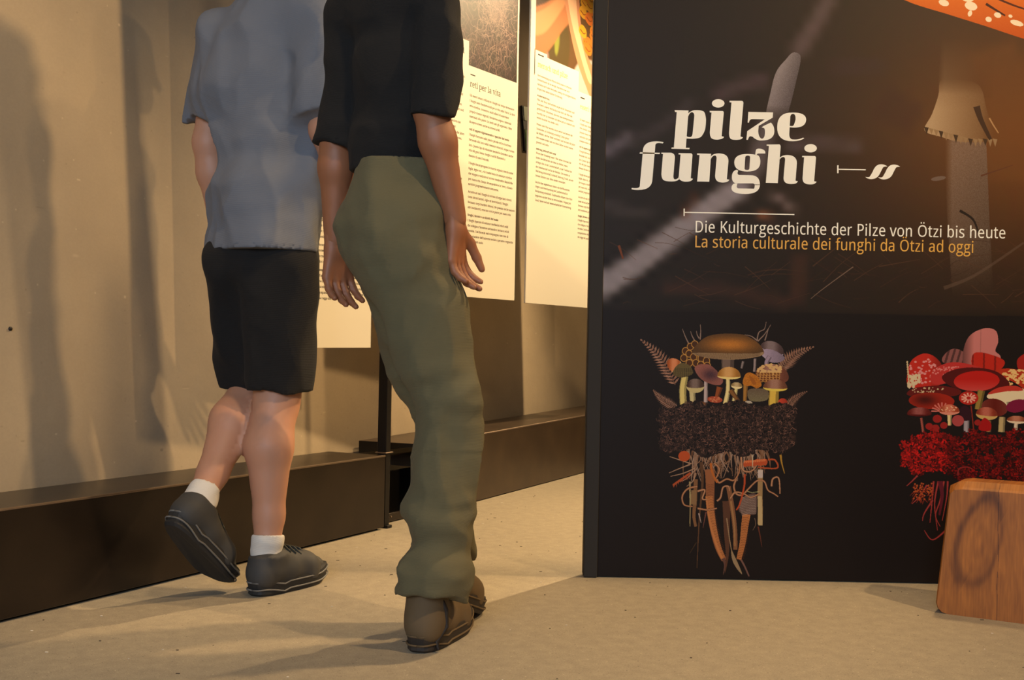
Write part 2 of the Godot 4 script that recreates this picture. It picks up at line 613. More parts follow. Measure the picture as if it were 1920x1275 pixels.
func info_panel(called: String, label: String, at: Vector3, turn_deg: float, left: float, width: float, bottom: float, top: float, im: Image, lean := 0.0) -> Node3D:
	var turn := PI / 2 - deg_to_rad(turn_deg)
	var base := at + Vector3(cos(turn), 0, -sin(turn)) * (left + width * 0.5)
	var t := thing(called, label, "text panel", Vector3(base.x, bottom, base.z), turn, "hanging exhibition text panels")
	var hgt := top - bottom
	var white := plain("panel_edge", Color(0.9, 0.87, 0.8), 0.6)
	var body := part(t, "panel_sheet", box_mesh(Vector3(width, hgt, 0.008), 0.0008), white, Vector3(0, hgt * 0.5, -0.0045))
	var st := new_st()
	var w := width * 0.5 - 0.001
	var ps := [Vector3(-w, hgt - 0.001, 0), Vector3(w, hgt - 0.001, 0), Vector3(w, 0.001, 0), Vector3(-w, 0.001, 0)]
	var uv := [Vector2(0, 0), Vector2(1, 0), Vector2(1, 1), Vector2(0, 1)]
	for i in [0, 1, 2, 0, 2, 3]:
		st.set_uv(uv[i])
		st.add_vertex(ps[i])
	var m := StandardMaterial3D.new()
	m.resource_name = called + "_print"
	m.albedo_texture = ImageTexture.create_from_image(im)
	m.roughness = 0.38
	m.texture_repeat = false
	part(t, "printed_face", done(st), m)
	var wire := plain("wire", Color(0.35, 0.35, 0.35), 0.4, 0.8)
	for x in [-width * 0.38, width * 0.38]:
		part(t, "suspension_cable", tube_mesh([Vector3(x, hgt - 0.01, -0.0045), Vector3(x, 3.2 - bottom, -0.0045)], [0.0012, 0.0012], 6), wire)
		part(t, "cable_clamp", box_mesh(Vector3(0.02, 0.03, 0.014), 0.002), wire, Vector3(x, hgt + 0.005, -0.0045))
	if lean != 0.0:
		t.rotation.z = lean
		t.basis = Basis(Vector3.UP, turn) * Basis(Vector3.BACK, lean)
	return t


func soft_paste(im: Image, p: Paint, x: float, y: float) -> void:
	im.blit_rect(p.im, Rect2i(Vector2i.ZERO, p.im.get_size()), Vector2i(roundi(x), roundi(y)))


func hanging_panels() -> void:
	var serif := type_face("Droid Serif", false)
	# --- first panel, lowest and nearest: "was ..."
	var top := 2.12
	var w := 0.60
	var im := Image.create_empty(int(w * PPM), int((top - 0.623) * PPM), false, Image.FORMAT_RGBA8)
	im.fill(PAPER)
	var pw := int((w - 0.036) * PPM)
	var ph := int((top - 1.41) * PPM)
	var p := Paint.new(pw, ph, Color(0.16, 0.13, 0.11))
	for i in 420:
		var c := Vector2(p.r.randf() * pw, p.r.randf() * ph)
		var g := p.r.randf_range(0.1, 0.3)
		p.ell(c.x, c.y, p.r.randf_range(8, 34), p.r.randf_range(6, 22), p.r.randf() * 3.0, Color(g, g * 0.86, g * 0.7, 0.4))
	p.soften(3)
	for i in 20:      # amber caps on the dark wood
		var c := Vector2(p.r.randf_range(0, pw), p.r.randf_range(ph * 0.42, ph * 0.66))
		var rr := p.r.randf_range(14, 34)
		p.line([c, c + Vector2(p.r.randf_range(-8, 8), rr * 1.7)], rr * 0.4, rr * 0.34, Color(0.7, 0.55, 0.32))
		p.ell(c.x, c.y, rr, rr * 0.72, 0.1, Color(0.78, 0.5, 0.16))
		p.ell(c.x - rr * 0.15, c.y - rr * 0.15, rr * 0.6, rr * 0.4, 0.1, Color(0.9, 0.66, 0.3))
	for i in 150:     # grass tufts
		var c := Vector2(p.r.randf_range(20, pw * 0.6), p.r.randf_range(ph * 0.78, ph * 0.97))
		p.line([c, c + Vector2(p.r.randf_range(-16, 26), -p.r.randf_range(10, 34))], 2.0, 0.8, Color(0.55, 0.45, 0.28))
	soft_paste(im, p, 0.036 * PPM, 0)
	sheet_rect(im, top, 0.045, 1.427, 0.115, 1.40, PAPER)
	sheet_rect(im, top, 0.045, 1.41, 0.33, 1.2, PAPER)
	sheet_rect(im, top, 0.033, 1.45, 0.037, 1.358, TYPE_INK)
	sheet_rect(im, top, 0.058, 1.413, 0.088, 1.409, TYPE_INK)
	set_type(im, "was", 0.058 * PPM, (top - 1.362) * PPM, 40, TYPE_INK, serif)
	sheet_rect(im, top, 0.34, 1.376, 0.37, 1.372, TYPE_INK)
	column(im, GERMAN, 0.058, top, 1.31, 0.0178, 9)
	column(im, ITALIAN, 0.34, top, 1.27, 0.0178, 9)
	info_panel("text_panel", "white text panel nearest the viewer, hung lowest, behind the two walkers", W(-0.636, 0, 3.628), 33.0, -0.29, w, 0.623, top, im, 0.012)

	# --- second panel: net of threads, "reti per la vita"
	top = 2.35
	w = 0.80
	im = Image.create_empty(int(w * PPM), int((top - 0.83) * PPM), false, Image.FORMAT_RGBA8)
	im.fill(PAPER)
	pw = int((w - 0.024) * PPM)
	ph = int((top - 1.733) * PPM)
	p = Paint.new(pw, ph, Color(0.17, 0.115, 0.095))
	for i in 260:
		p.ell(p.r.randf() * pw, p.r.randf() * ph, p.r.randf_range(10, 50), p.r.randf_range(10, 40), 0.0, Color(0.1 + p.r.randf() * 0.16, 0.075 + p.r.randf() * 0.1, 0.06 + p.r.randf() * 0.07, 0.4))
	p.soften(4)
	var heart := Vector2(pw * 0.79, ph * 0.56)
	p.ell(heart.x, heart.y - 90, 90, 150, 0.0, Color(0.5, 0.42, 0.4, 0.6))
	p.ell(heart.x, heart.y - 120, 50, 90, 0.0, Color(0.62, 0.55, 0.54, 0.6))
	p.soften(16)
	for i in 1500:
		var near := i % 3 == 0
		var c := heart + Vector2(p.r.randfn() * 60.0, p.r.randfn() * 110.0 - 60.0) if near else Vector2(p.r.randf() * pw, p.r.randf() * ph)
		var dir := p.r.randf() * TAU
		var pts := [c]
		for j in p.r.randi_range(4, 8):
			dir += p.r.randfn() * 0.55
			c += Vector2(cos(dir), sin(dir)) * p.r.randf_range(8, 17)
			pts.append(c)
		var b := p.r.randf_range(0.4, 0.72) + (0.1 if near else 0.0)
		p.line(pts, p.r.randf_range(1.6, 3.2), 1.2, Color(b * 0.86, b * 0.7, b * 0.62, 0.8 if near else 0.6))
	soft_paste(im, p, 0.012 * PPM, 0)
	sheet_rect(im, top, 0.0, 1.827, 0.432, 0.83, PAPER)
	sheet_rect(im, top, 0.056, 1.797, 0.09, 1.792, TYPE_INK)
	set_type(im, "leben", 0.285 * PPM, (top - 1.772) * PPM, 40, TYPE_INK, serif)
	sheet_rect(im, top, 0.445, 1.702, 0.479, 1.697, TYPE_INK)
	for pass_ in 2:
		set_type(im, "reti per la vita", 0.443 * PPM, (top - 1.652) * PPM, 30, TYPE_INK, serif)
	column(im, GERMAN, 0.06, top, 1.72, 0.0205, 11)
	column(im, ITALIAN, 0.443, top, 1.614, 0.0205, 11)
	info_panel("text_panel", "white text panel with brown fungus-thread photograph, reti per la vita", W(-0.159, 0, 4.613), 32.0, -0.487, w, 0.83, top, im, 0.004)

	# --- third panel: hands with orange mushrooms, gold headings
	top = 2.35
	w = 0.85
	im = Image.create_empty(int(w * PPM), int((top - 0.83) * PPM), false, Image.FORMAT_RGBA8)
	im.fill(PAPER)
	pw = int((w - 0.04) * PPM)
	ph = int((top - 1.832) * PPM)
	p = Paint.new(pw, ph, Color(0.36, 0.25, 0.13))
	p.ell(560, 470, 260, 150, 0.25, Color(0.70, 0.64, 0.63))
	p.ell(90, 400, 60, 40, 0.6, Color(0.55, 0.45, 0.43))
	p.ell(190, 330, 80, 130, 0.2, Color(0.3, 0.24, 0.1))
	p.ell(170, 300, 20, 60, 0.1, Color(0.5, 0.52, 0.2))
	p.ell(40, 150, 80, 50, 0.1, Color(0.28, 0.19, 0.14))
	p.soften(8)
	p.blob([V(-30, 235), V(80, 165), V(200, 95), V(280, 60), V(290, 170), V(200, 260), V(115, 345), V(40, 395), V(-30, 400)], Color(0.66, 0.42, 0.26))
	p.blob([V(-30, 250), V(70, 190), V(190, 115), V(250, 110), V(170, 200), V(70, 290), V(-30, 320)], Color(0.78, 0.54, 0.36))
	p.soften(8)
	p.blob([V(215, 60), V(330, 40), V(370, 190), V(430, 300), V(500, 360), V(540, 450), V(480, 480), V(410, 420), V(330, 330), V(260, 200)], Color(0.76, 0.52, 0.38))
	p.blob([V(240, 60), V(310, 60), V(345, 190), V(410, 310), V(480, 400), V(440, 405), V(350, 290), V(280, 180)], Color(0.88, 0.70, 0.55))
	p.soften(4)
	for i in 70:
		var c := V(p.r.randf_range(380, 720), p.r.randf_range(40, 280))
		p.blob([c + V(-34, 4), c + V(-10, -26), c + V(30, -14), c + V(34, 18), c + V(2, 26)], Color(0.80, 0.42 + p.r.randf() * 0.2, 0.14))
		p.line([c + V(-20, -4), c + V(8, 8), c + V(28, 2)], 5, 3, Color(0.5, 0.22, 0.06))
	p.soften(2)
	soft_paste(im, p, 0.04 * PPM, 0)
	sheet_rect(im, top, 0.042, 1.938, 0.144, 1.9, PAPER)
	sheet_rect(im, top, 0.042, 1.923, 0.437, 1.7, PAPER)
	sheet_rect(im, top, 0.035, 1.94, 0.039, 1.825, TYPE_INK)
	sheet_rect(im, top, 0.066, 1.924, 0.116, 1.918, TYPE_INK)
	for pass_ in 2:
		set_type(im, "mensch und pilze", 0.063 * PPM, (top - 1.868) * PPM, 29, GOLD_INK, serif)
	sheet_rect(im, top, 0.458, 1.81, 0.5, 1.804, TYPE_INK)
	set_type(im, "esseri umani e funghi", 0.455 * PPM, (top - 1.756) * PPM, 28, GOLD_INK, serif)
	column(im, GERMAN, 0.064, top, 1.827, 0.0197, 11)
	column(im, ITALIAN, 0.455, top, 1.70, 0.0197, 11)
	info_panel("text_panel", "white text panel beside the dark board, with hands photograph and gold heading", W(0.091, 0, 5.129), 32.0, -0.07, w, 0.83, top, im)


# ------------------------------------------------------------------ the tall graphic board
const UNIT := 670.1     # layout units of the board's artwork per metre
const ART := Vector2(1200, 1205)
const BOARD_CREAM := Color(0.93, 0.91, 0.84)


func artwork(w: int, h: int, k: float) -> Paint:
	var p := Paint.new(w, h, Color(0.095, 0.07, 0.058))
	p.k = k
	p.turn = 0.02
	p.o = Vector2(1143.1, -122.8)
	return p


func V(x: float, y: float) -> Vector2:
	return Vector2(x, y)


# the photograph in the upper part: dark forest floor with a ringed mushroom stem
func forest_photo(p: Paint) -> void:
	p.sheet(0, 0, 1)
	var edge := [V(1100, -200), V(2500, -180), V(2500, 604), V(1100, 583)]
	p.poly(edge, Color(0.175, 0.15, 0.13), func(c: Color, u: float, v: float) -> Color:
		var warm := clampf((u - 0.18) * 1.5, 0.0, 1.0)
		var glow := exp(-(pow((u - 0.6) * 4.2, 2.0) + pow((v - 0.6) * 3.0, 2.0)))
		var low := clampf((v - 0.55) * 1.6, 0.0, 1.0)
		return Color(0.15 + 0.05 * warm + 0.26 * glow, 0.128 + 0.005 * warm + 0.13 * glow, 0.112 - 0.03 * warm + 0.01 * glow).lerp(Color(0.105, 0.075, 0.055), low * 0.7))
	var far := [
		[[V(1560, -10), V(1530, 45), V(1492, 105)], 30, 34, Color(0.40, 0.33, 0.33, 0.6)],
		[[V(1440, 150), V(1380, 165), V(1340, 185)], 24, 30, Color(0.36, 0.28, 0.3, 0.5)],
		[[V(1300, 190), V(1240, 240), V(1180, 270)], 22, 20, Color(0.28, 0.24, 0.25, 0.5)],
		[[V(1185, 255), V(1130, 290)], 20, 26, Color(0.45, 0.41, 0.45, 0.6)],
		[[V(1130, 388), V(1220, 400)], 12, 9, Color(0.42, 0.37, 0.38, 0.5)],
		[[V(1475, 275), V(1540, 270), V(1618, 276)], 22, 20, Color(0.36, 0.3, 0.32, 0.6)],
		[[V(1560, 130), V(1660, 125)], 36, 26, Color(0.25, 0.18, 0.17, 0.5)],
		[[V(1650, 190), V(1720, 230)], 60, 60, Color(0.25, 0.15, 0.11, 0.4)],
		[[V(1400, 345), V(1330, 392), V(1250, 452), V(1180, 505), V(1120, 545)], 42, 46, Color(0.56, 0.52, 0.53, 0.85)],
		[[V(1440, 225), V(1425, 290), V(1400, 345)], 30, 40, Color(0.42, 0.37, 0.38, 0.7)],
		[[V(1445, 365), V(1470, 380), V(1492, 400)], 14, 12, Color(0.5, 0.42, 0.42, 0.7)],
		[[V(1420, 405), V(1450, 412)], 14, 12, Color(0.6, 0.36, 0.22, 0.7)],
		[[V(1300, 360), V(1285, 410)], 7, 8, Color(0.45, 0.22, 0.12, 0.7)],
		[[V(1240, 540), V(1350, 545), V(1480, 570)], 22, 26, Color(0.27, 0.17, 0.13, 0.5)],
		[[V(1500, 480), V(1495, 570)], 26, 30, Color(0.3, 0.18, 0.13, 0.5)],
		[[V(1860, 90), V(1895, 200), V(1890, 340)], 90, 100, Color(0.42, 0.26, 0.12, 0.45)],
	]
	for f in far:
		p.line(f[0], f[1], f[2], f[3])


func forest_detail(p: Paint) -> void:
	p.sheet(0, 0, 1)
	# the sharper dead twig
	p.blob([V(1474, 112), V(1488, 99), V(1502, 108), V(1494, 150), V(1480, 205), V(1468, 232), V(1436, 230), V(1446, 170), V(1456, 135)], Color(0.56, 0.51, 0.5), func(c: Color, u: float, v: float) -> Color:
		var g := c.lerp(Color(0.28, 0.24, 0.24), clampf((u + v * 0.6 - 0.55) * 1.6, 0.0, 1.0)).lerp(Color(0.32, 0.27, 0.28), v * 0.4).lightened(p.r.randf() * 0.14)
		g.a = clampf((1.0 - v) * 3.5, 0.0, 1.0) * 0.9
		return g)
	# mushroom stem, ragged ring and lower stem
	p.poly([V(1768, 60), V(1868, 82), V(1862, 185), V(1758, 178)], Color(0.46, 0.33, 0.2), func(c: Color, u: float, v: float) -> Color:
		var col := Color(0.42, 0.32, 0.22).lerp(Color(0.36, 0.22, 0.1), clampf(u * 1.3, 0.0, 1.0))
		col.a = clampf(v * 1.3 - 0.1, 0.0, 1.0) * clampf((1.0 - u) * 2.4, 0.0, 1.0) * clampf(u * 9.0, 0.0, 1.0)
		return col)
	p.poly([V(1772, 262), V(1850, 266), V(1856, 420), V(1864, 560), V(1786, 556), V(1776, 400)], Color(0.35, 0.27, 0.2), func(c: Color, u: float, v: float) -> Color:
		var col := Color(0.43, 0.32, 0.235).lerp(Color(0.2, 0.14, 0.09), clampf(v * 0.8 + (u - 0.5) * 0.3, 0.0, 1.0)).lightened(p.r.randf() * 0.12)
		col.a = clampf((0.5 - absf(u - 0.5 - 0.04 * v)) * 7.0, 0.0, 1.0) * clampf((1.0 - v) * 3.0, 0.0, 1.0)
		return col)
	p.blob([V(1766, 150), V(1800, 150), V(1838, 162), V(1852, 210), V(1868, 258), V(1850, 266), V(1800, 266), V(1765, 257), V(1734, 245), V(1748, 215), V(1760, 180)], Color(0.55, 0.43, 0.3), func(c: Color, u: float, v: float) -> Color:
		var col := Color(0.66, 0.54, 0.39).lerp(Color(0.40, 0.26, 0.13), clampf(u * 1.15 - 0.12, 0.0, 1.0)).lerp(Color(0.4, 0.28, 0.17), clampf(0.5 - v, 0.0, 1.0)).lightened(p.r.randf() * 0.05)
		col.a = clampf(v * 4.0, 0.0, 1.0) * clampf((1.0 - u) * 5.0, 0.0, 1.0)
		return col)
	for i in 15:
		var x := 1733.0 + i * 9.2
		var y := 246.0 + minf(i * 2.4, 22.0)
		p.poly([V(x, y - 8), V(x + 9, y - 6), V(x + 5, y + 4 + p.r.randf() * 5)], Color(0.56, 0.44, 0.3) if i % 3 else Color(0.25, 0.17, 0.1))
	p.line([V(1832, 200), V(1840, 225), V(1858, 262)], 13, 6, Color(0.24, 0.15, 0.09))
	p.line([V(1856, 222), V(1864, 236), V(1873, 250)], 3, 2, Color(0.66, 0.5, 0.32))
	# orange cap across the corner, with pale warts
	p.blob([V(1660, -30), V(1700, 2), V(1780, 28), V(1850, 50), V(1930, 76), V(2010, 95), V(2120, 90), V(2240, 40), V(2300, -60), V(2100, -200), V(1800, -150)], Color(0.78, 0.32, 0.08), func(c: Color, u: float, v: float) -> Color:
		return Color(0.88, 0.47, 0.11).lerp(Color(0.72, 0.29, 0.05), clampf(v * 2.0 - 0.9, 0.0, 1.0)).lightened(p.r.randf() * 0.04))
	p.line([V(1850, 8), V(1866, 18), V(1886, 30)], 5, 3, Color(0.25, 0.1, 0.04))
	p.line([V(1862, -6), V(1900, 10), V(1930, 20)], 4, 3, Color(0.3, 0.12, 0.05))
	for e in [[1771, 6, 10, 6], [1815, -6, 14, 10], [1822, 12, 12, 8], [1820, 26, 4, 6], [1855, 37, 6, 5], [1872, 29, 7, 5], [1896, 31, 4, 3], [1908, 44, 13, 5], [1940, 40, 12, 8], [1990, 20, 16, 10], [2050, 40, 12, 9], [1960, -30, 16, 12], [2080, -40, 15, 14], [2150, 10, 12, 10], [1880, -50, 14, 10]]:
		p.ell(e[0], e[1], e[2], e[3], 0.3, Color(0.92, 0.84, 0.7))
	# thin needles and twigs on the forest floor
	for i in 190:
		var x := p.r.randf_range(1130, 2330)
		var y := p.r.randf_range(425, 585)
		if y > 572.0 + (x - 1119.0) * 0.012:
			continue
		var a := p.r.randf_range(-0.7, 0.9)
		var l := p.r.randf_range(12, 90)
		var d := V(cos(a), sin(a)) * l
		if y + d.y > 580.0:
			d.y = -absf(d.y)
		var b := p.r.randf_range(0.16, 0.34)
		p.line([V(x, y), V(x, y) + d * 0.5 + V(0, p.r.randf_range(-4, 4)), V(x, y) + d], p.r.randf_range(1.0, 2.6), 0.8, Color(b * 1.12, b * 0.72, b * 0.48, 0.5))
	p.line([V(1770, 540), V(1830, 515), V(1920, 455)], 7, 4, Color(0.36, 0.28, 0.22, 0.6))
	p.line([V(1600, 500), V(1545, 540), V(1520, 560)], 2, 1, Color(0.42, 0.34, 0.28))
	p.line([V(1160, 460), V(1168, 485)], 5, 3, Color(0.42, 0.22, 0.12))
	p.line([V(1800, 395), V(1825, 412), V(1836, 440)], 5, 3, Color(0.14, 0.1, 0.07))
	p.line([V(1840, 330), V(1900, 310)], 3, 1, Color(0.35, 0.2, 0.12))
	p.ell(1760, 335, 14, 4, -0.15, Color(0.45, 0.38, 0.33, 0.8))


func cap(p: Paint, cx: float, cy: float, rx: float, up: float, down: float, rot: float, c: Color, rim: Color) -> void:
	var pts := []
	for i in 17:
		var w := PI + PI * i / 16.0
		pts.append(V(cx, cy) + V(cos(w) * rx, sin(w) * up).rotated(rot))
	for i in range(1, 16):
		var w := PI * i / 16.0
		pts.append(V(cx, cy) + V(cos(w) * rx, sin(w) * down).rotated(rot))
	p.poly(pts, c, func(q: Color, u: float, v: float) -> Color:
		var s := 1.0 - absf(u - 0.45) * 1.3
		return q.darkened(clampf(0.45 - s * 0.5, 0.0, 0.5)).lightened(clampf(s - 0.55, 0.0, 0.3) * 0.6 + p.r.randf() * 0.06))
	var low := []
	for i in 17:
		var w := PI * i / 16.0
		low.append(V(cx, cy) + V(cos(w) * rx, sin(w) * down).rotated(rot))
	for i in 17:
		var w := PI - PI * i / 16.0
		low.append(V(cx, cy) + V(cos(w) * rx * 0.97, sin(w) * down * 0.25).rotated(rot))
	p.poly(low, rim)


func stalk(p: Paint, pts: Array, w0: float, w1: float, c: Color) -> void:
	p.line(pts, w0, w1, c.darkened(0.3))
	var q := []
	for v in pts:
		q.append(v + V(-w0 * 0.1, 0))
	p.line(q, w0 * 0.6, w1 * 0.6, c)


func dots(p: Paint, cx: float, cy: float, rx: float, ry: float, n: int, size: float, c: Color) -> void:
	for i in n:
		var a := p.r.randf() * TAU
		var d := sqrt(p.r.randf())
		var s := size * p.r.randf_range(0.6, 1.2)
		p.ell(cx + cos(a) * rx * d, cy + sin(a) * ry * d, s, s * 0.8, 0.0, c)


func fern(p: Paint, root: Vector2, bend: Vector2, tip: Vector2, width: float, c: Color) -> void:
	var n := 17
	for i in n:
		var t := (i + 0.5) / n
		var a := root.lerp(bend, t).lerp(bend.lerp(tip, t), t)
		var d := (bend.lerp(tip, t) - root.lerp(bend, t)).normalized()
		var l := width * (1.0 - pow(t, 1.6)) * (0.55 + 0.45 * minf(t * 5.0, 1.0)) + 6.0
		for s in [-1.0, 1.0]:
			var o: Vector2 = (d.orthogonal() * s + d * 0.55).normalized()
			var e: Vector2 = a + o * l
			var m: Vector2 = a.lerp(e, 0.45)
			var th: float = width * 0.10
			p.poly([a - d * th * 0.6, m - d * th, e, m + d * th, a + d * th * 0.6], c.darkened(0.12 if s < 0 else 0.0).lightened(p.r.randf() * 0.08))
			p.line([a, e], 1.6, 0.8, c.darkened(0.45), false)
	p.line([root, root.lerp(bend, 0.5).lerp(bend.lerp(tip, 0.5), 0.5), tip], 7, 2, c.darkened(0.35))


func brown_collage(p: Paint) -> void:
	p.sheet(1180, 590, 4.9026)
	var frond := Color(0.64, 0.45, 0.35)
	fern(p, V(420, 640), V(330, 380), V(98, 222), 105, frond)
	fern(p, V(1390, 520), V(1450, 360), V(1700, 292), 98, frond.darkened(0.08))
	fern(p, V(440, 850), V(300, 800), V(218, 685), 66, frond.lightened(0.04))
	fern(p, V(1440, 880), V(1480, 760), V(1635, 700), 60, frond)
	for t in [[V(545, 265), V(510, 190), V(487, 128)], [V(605, 245), V(575, 190), V(562, 150)], [V(650, 225), V(655, 150), V(652, 88)], [V(640, 215), V(622, 180), V(616, 145)], [V(1172, 240), V(1190, 160), V(1240, 130), V(1258, 62)], [V(1180, 240), V(1240, 180), V(1300, 90)], [V(1245, 235), V(1265, 170), V(1280, 120)], [V(1170, 232), V(1120, 195), V(1060, 182)]]:
		p.line(t, 13, 4, Color(0.5, 0.41, 0.36))
	# honeycomb
	p.blob([V(480, 330), V(560, 260), V(640, 250), V(740, 420), V(740, 470), V(600, 480), V(520, 450), V(475, 400)], Color(0.2, 0.13, 0.08))
	for e in [[515, 330], [560, 290], [600, 268], [500, 395], [548, 355], [590, 385], [550, 440], [610, 440], [660, 400], [655, 455], [708, 420], [715, 465], [625, 345]]:
		p.ell(e[0], e[1], 33, 35, 0.0, Color(0.68, 0.49, 0.22))
		p.ell(e[0], e[1], 26, 28, 0.0, Color(0.27, 0.16, 0.08))
	# big brown cap with gills, and the violet one behind it
	cap(p, 1310, 320, 112, 78, 100, 0.35, Color(0.33, 0.24, 0.23), Color(0.62, 0.55, 0.6))
	p.blob([V(1238, 316), V(1330, 325), V(1424, 385), V(1400, 425), V(1320, 438), V(1255, 400)], Color(0.63, 0.55, 0.62), func(c: Color, u: float, v: float) -> Color: return c.darkened(u * 0.25 + p.r.randf() * 0.1))
	stalk(p, [V(1290, 380), V(1262, 430), V(1260, 480)], 44, 40, Color(0.58, 0.5, 0.56))
	stalk(p, [V(905, 380), V(900, 560)], 120, 110, Color(0.42, 0.34, 0.29))
	stalk(p, [V(1155, 400), V(1148, 520)], 26, 24, Color(0.55, 0.48, 0.46))
	stalk(p, [V(1045, 425), V(1030, 490)], 24, 20, Color(0.5, 0.44, 0.42))
	p.blob([V(575, 345), V(620, 270), V(720, 195), V(880, 170), V(1040, 180), V(1140, 225), V(1200, 275), V(1235, 335), V(1210, 372), V(1060, 395), V(900, 405), V(740, 395), V(630, 372)], Color(0.5, 0.35, 0.19), func(c: Color, u: float, v: float) -> Color:
		var g := exp(-(pow((u - 0.52) * 3.0, 2.0) + pow((v - 0.42) * 3.6, 2.0)))
		return c.darkened(0.38).lerp(Color(0.74, 0.46, 0.17), g).darkened(p.r.randf() * 0.14))
	p.blob([V(578, 350), V(760, 348), V(980, 352), V(1160, 352), V(1232, 340), V(1205, 376), V(1060, 402), V(900, 410), V(740, 398), V(640, 376)], Color(0.56, 0.45, 0.32))
	for i in 62:
		var x := 600.0 + i * 10.0
		p.line([V(x, 352), V(x + (900.0 - x) * 0.08, 372 + 32 * (1.0 - pow((x - 900.0) / 330.0, 2.0)))], 3.2, 3, Color(0.33, 0.25, 0.18), false)
	# warty cap and netted brown cap on the right
	cap(p, 1310, 560, 155, 112, 70, 0.15, Color(0.47, 0.25, 0.17), Color(0.4, 0.22, 0.16))
	dots(p, 1290, 500, 120, 48, 56, 15, Color(0.78, 0.62, 0.4))
	for i in 26:
		var c := V(1180 + (i % 7) * 30 + p.r.randf() * 10, 540 + int(i / 7.0) * 21)
		p.ell(c.x, c.y, 18, 13, 0.2, Color(0.7, 0.5, 0.24))
		p.ell(c.x, c.y, 12, 8, 0.2, Color(0.4, 0.22, 0.12))
	# plum funnel
	stalk(p, [V(702, 600), V(700, 800)], 34, 40, Color(0.68, 0.6, 0.58))
	p.blob([V(598, 490), V(650, 452), V(740, 460), V(820, 530), V(860, 600), V(830, 642), V(740, 630), V(650, 580)], Color(0.52, 0.3, 0.25), func(c: Color, u: float, v: float) -> Color: return c.lerp(Color(0.24, 0.14, 0.16), exp(-(pow((u - 0.55) * 3.4, 2.0) + pow((v - 0.5) * 3.4, 2.0)))).lightened(p.r.randf() * 0.08))
	# left green-brown cap over a yellow stalk, orange cap behind
	cap(p, 425, 470, 62, 90, 60, -0.9, Color(0.72, 0.34, 0.12), Color(0.72, 0.58, 0.38))
	stalk(p, [V(510, 560), V(490, 680), V(495, 820)], 62, 66, Color(0.8, 0.72, 0.42))
	p.blob([V(400, 545), V(420, 480), V(480, 440), V(555, 465), V(585, 530), V(540, 560), V(470, 572)], Color(0.34, 0.28, 0.14), func(c: Color, u: float, v: float) -> Color: return c.darkened(0.35 if fmod(u * 11.0, 1.0) < 0.4 and v > 0.35 else 0.0).lightened(p.r.randf() * 0.07))
	# brown capped pale stalk
	stalk(p, [V(575, 660), V(582, 820)], 60, 50, Color(0.74, 0.68, 0.48))
	cap(p, 605, 655, 82, 72, 60, 0.0, Color(0.3, 0.2, 0.15), Color(0.72, 0.65, 0.44))
	# middle ochre cap
	stalk(p, [V(905, 570), V(905, 690), V(880, 815)], 36, 46, Color(0.86, 0.78, 0.52))
	cap(p, 915, 562, 108, 86, 28, 0.03, Color(0.72, 0.47, 0.16), Color(0.86, 0.76, 0.46))
	# small cream ones
	stalk(p, [V(985, 660), V(960, 790)], 30, 40, Color(0.82, 0.75, 0.5))
	cap(p, 985, 650, 52, 34, 28, 0.1, Color(0.62, 0.5, 0.28), Color(0.86, 0.78, 0.56))
	# chanterelle
	stalk(p, [V(1068, 640), V(1060, 790)], 44, 34, Color(0.6, 0.42, 0.18))
	p.blob([V(1040, 620), V(1065, 545), V(1110, 528), V(1170, 560), V(1215, 640), V(1170, 672), V(1120, 650), V(1070, 650)], Color(0.78, 0.47, 0.13), func(c: Color, u: float, v: float) -> Color: return c.darkened(p.r.randf() * 0.3))
	p.blob([V(1100, 560), V(1140, 580), V(1165, 630), V(1130, 630)], Color(0.58, 0.33, 0.1))
	# grey bracket and orange tongues
	p.blob([V(1090, 690), V(1180, 672), V(1270, 690), V(1262, 780), V(1110, 785)], Color(0.34, 0.27, 0.2), func(c: Color, u: float, v: float) -> Color: return c.lerp(Color(0.4, 0.36, 0.24), v).lightened(p.r.randf() * 0.1))
	stalk(p, [V(830, 660), V(800, 760)], 60, 36, Color(0.52, 0.27, 0.12))
	p.ell(785, 775, 70, 30, 0.1, Color(0.6, 0.26, 0.16))
	dots(p, 785, 772, 60, 24, 18, 8, Color(0.72, 0.42, 0.28))
	stalk(p, [V(930, 690), V(1010, 800)], 50, 30, Color(0.48, 0.32, 0.16))
	# bolete with yellow pores
	stalk(p, [V(1330, 660), V(1322, 830)], 84, 96, Color(0.8, 0.66, 0.26))
	cap(p, 1340, 668, 112, 78, 32, 0.04, Color(0.48, 0.27, 0.17), Color(0.82, 0.72, 0.3))
	# red button
	stalk(p, [V(1405, 830), V(1415, 880)], 22, 20, Color(0.75, 0.55, 0.32))
	p.ell(1408, 805, 44, 42, 0.0, Color(0.76, 0.25, 0.15), func(c: Color, u: float, v: float) -> Color: return c.darkened(u * 0.3))
	p.ell(660, 825, 50, 32, 0.0, Color(0.42, 0.26, 0.14))
	p.ell(665, 848, 36, 14, 0.0, Color(0.72, 0.64, 0.5))
	p.ell(1095, 803, 34, 18, 0.1, Color(0.66, 0.6, 0.52))
	# roots below
	p.sheet(1180, 810, 4.397)
	roots(p)
	# the band of dark soil over both
	p.sheet(1180, 590, 4.9026)
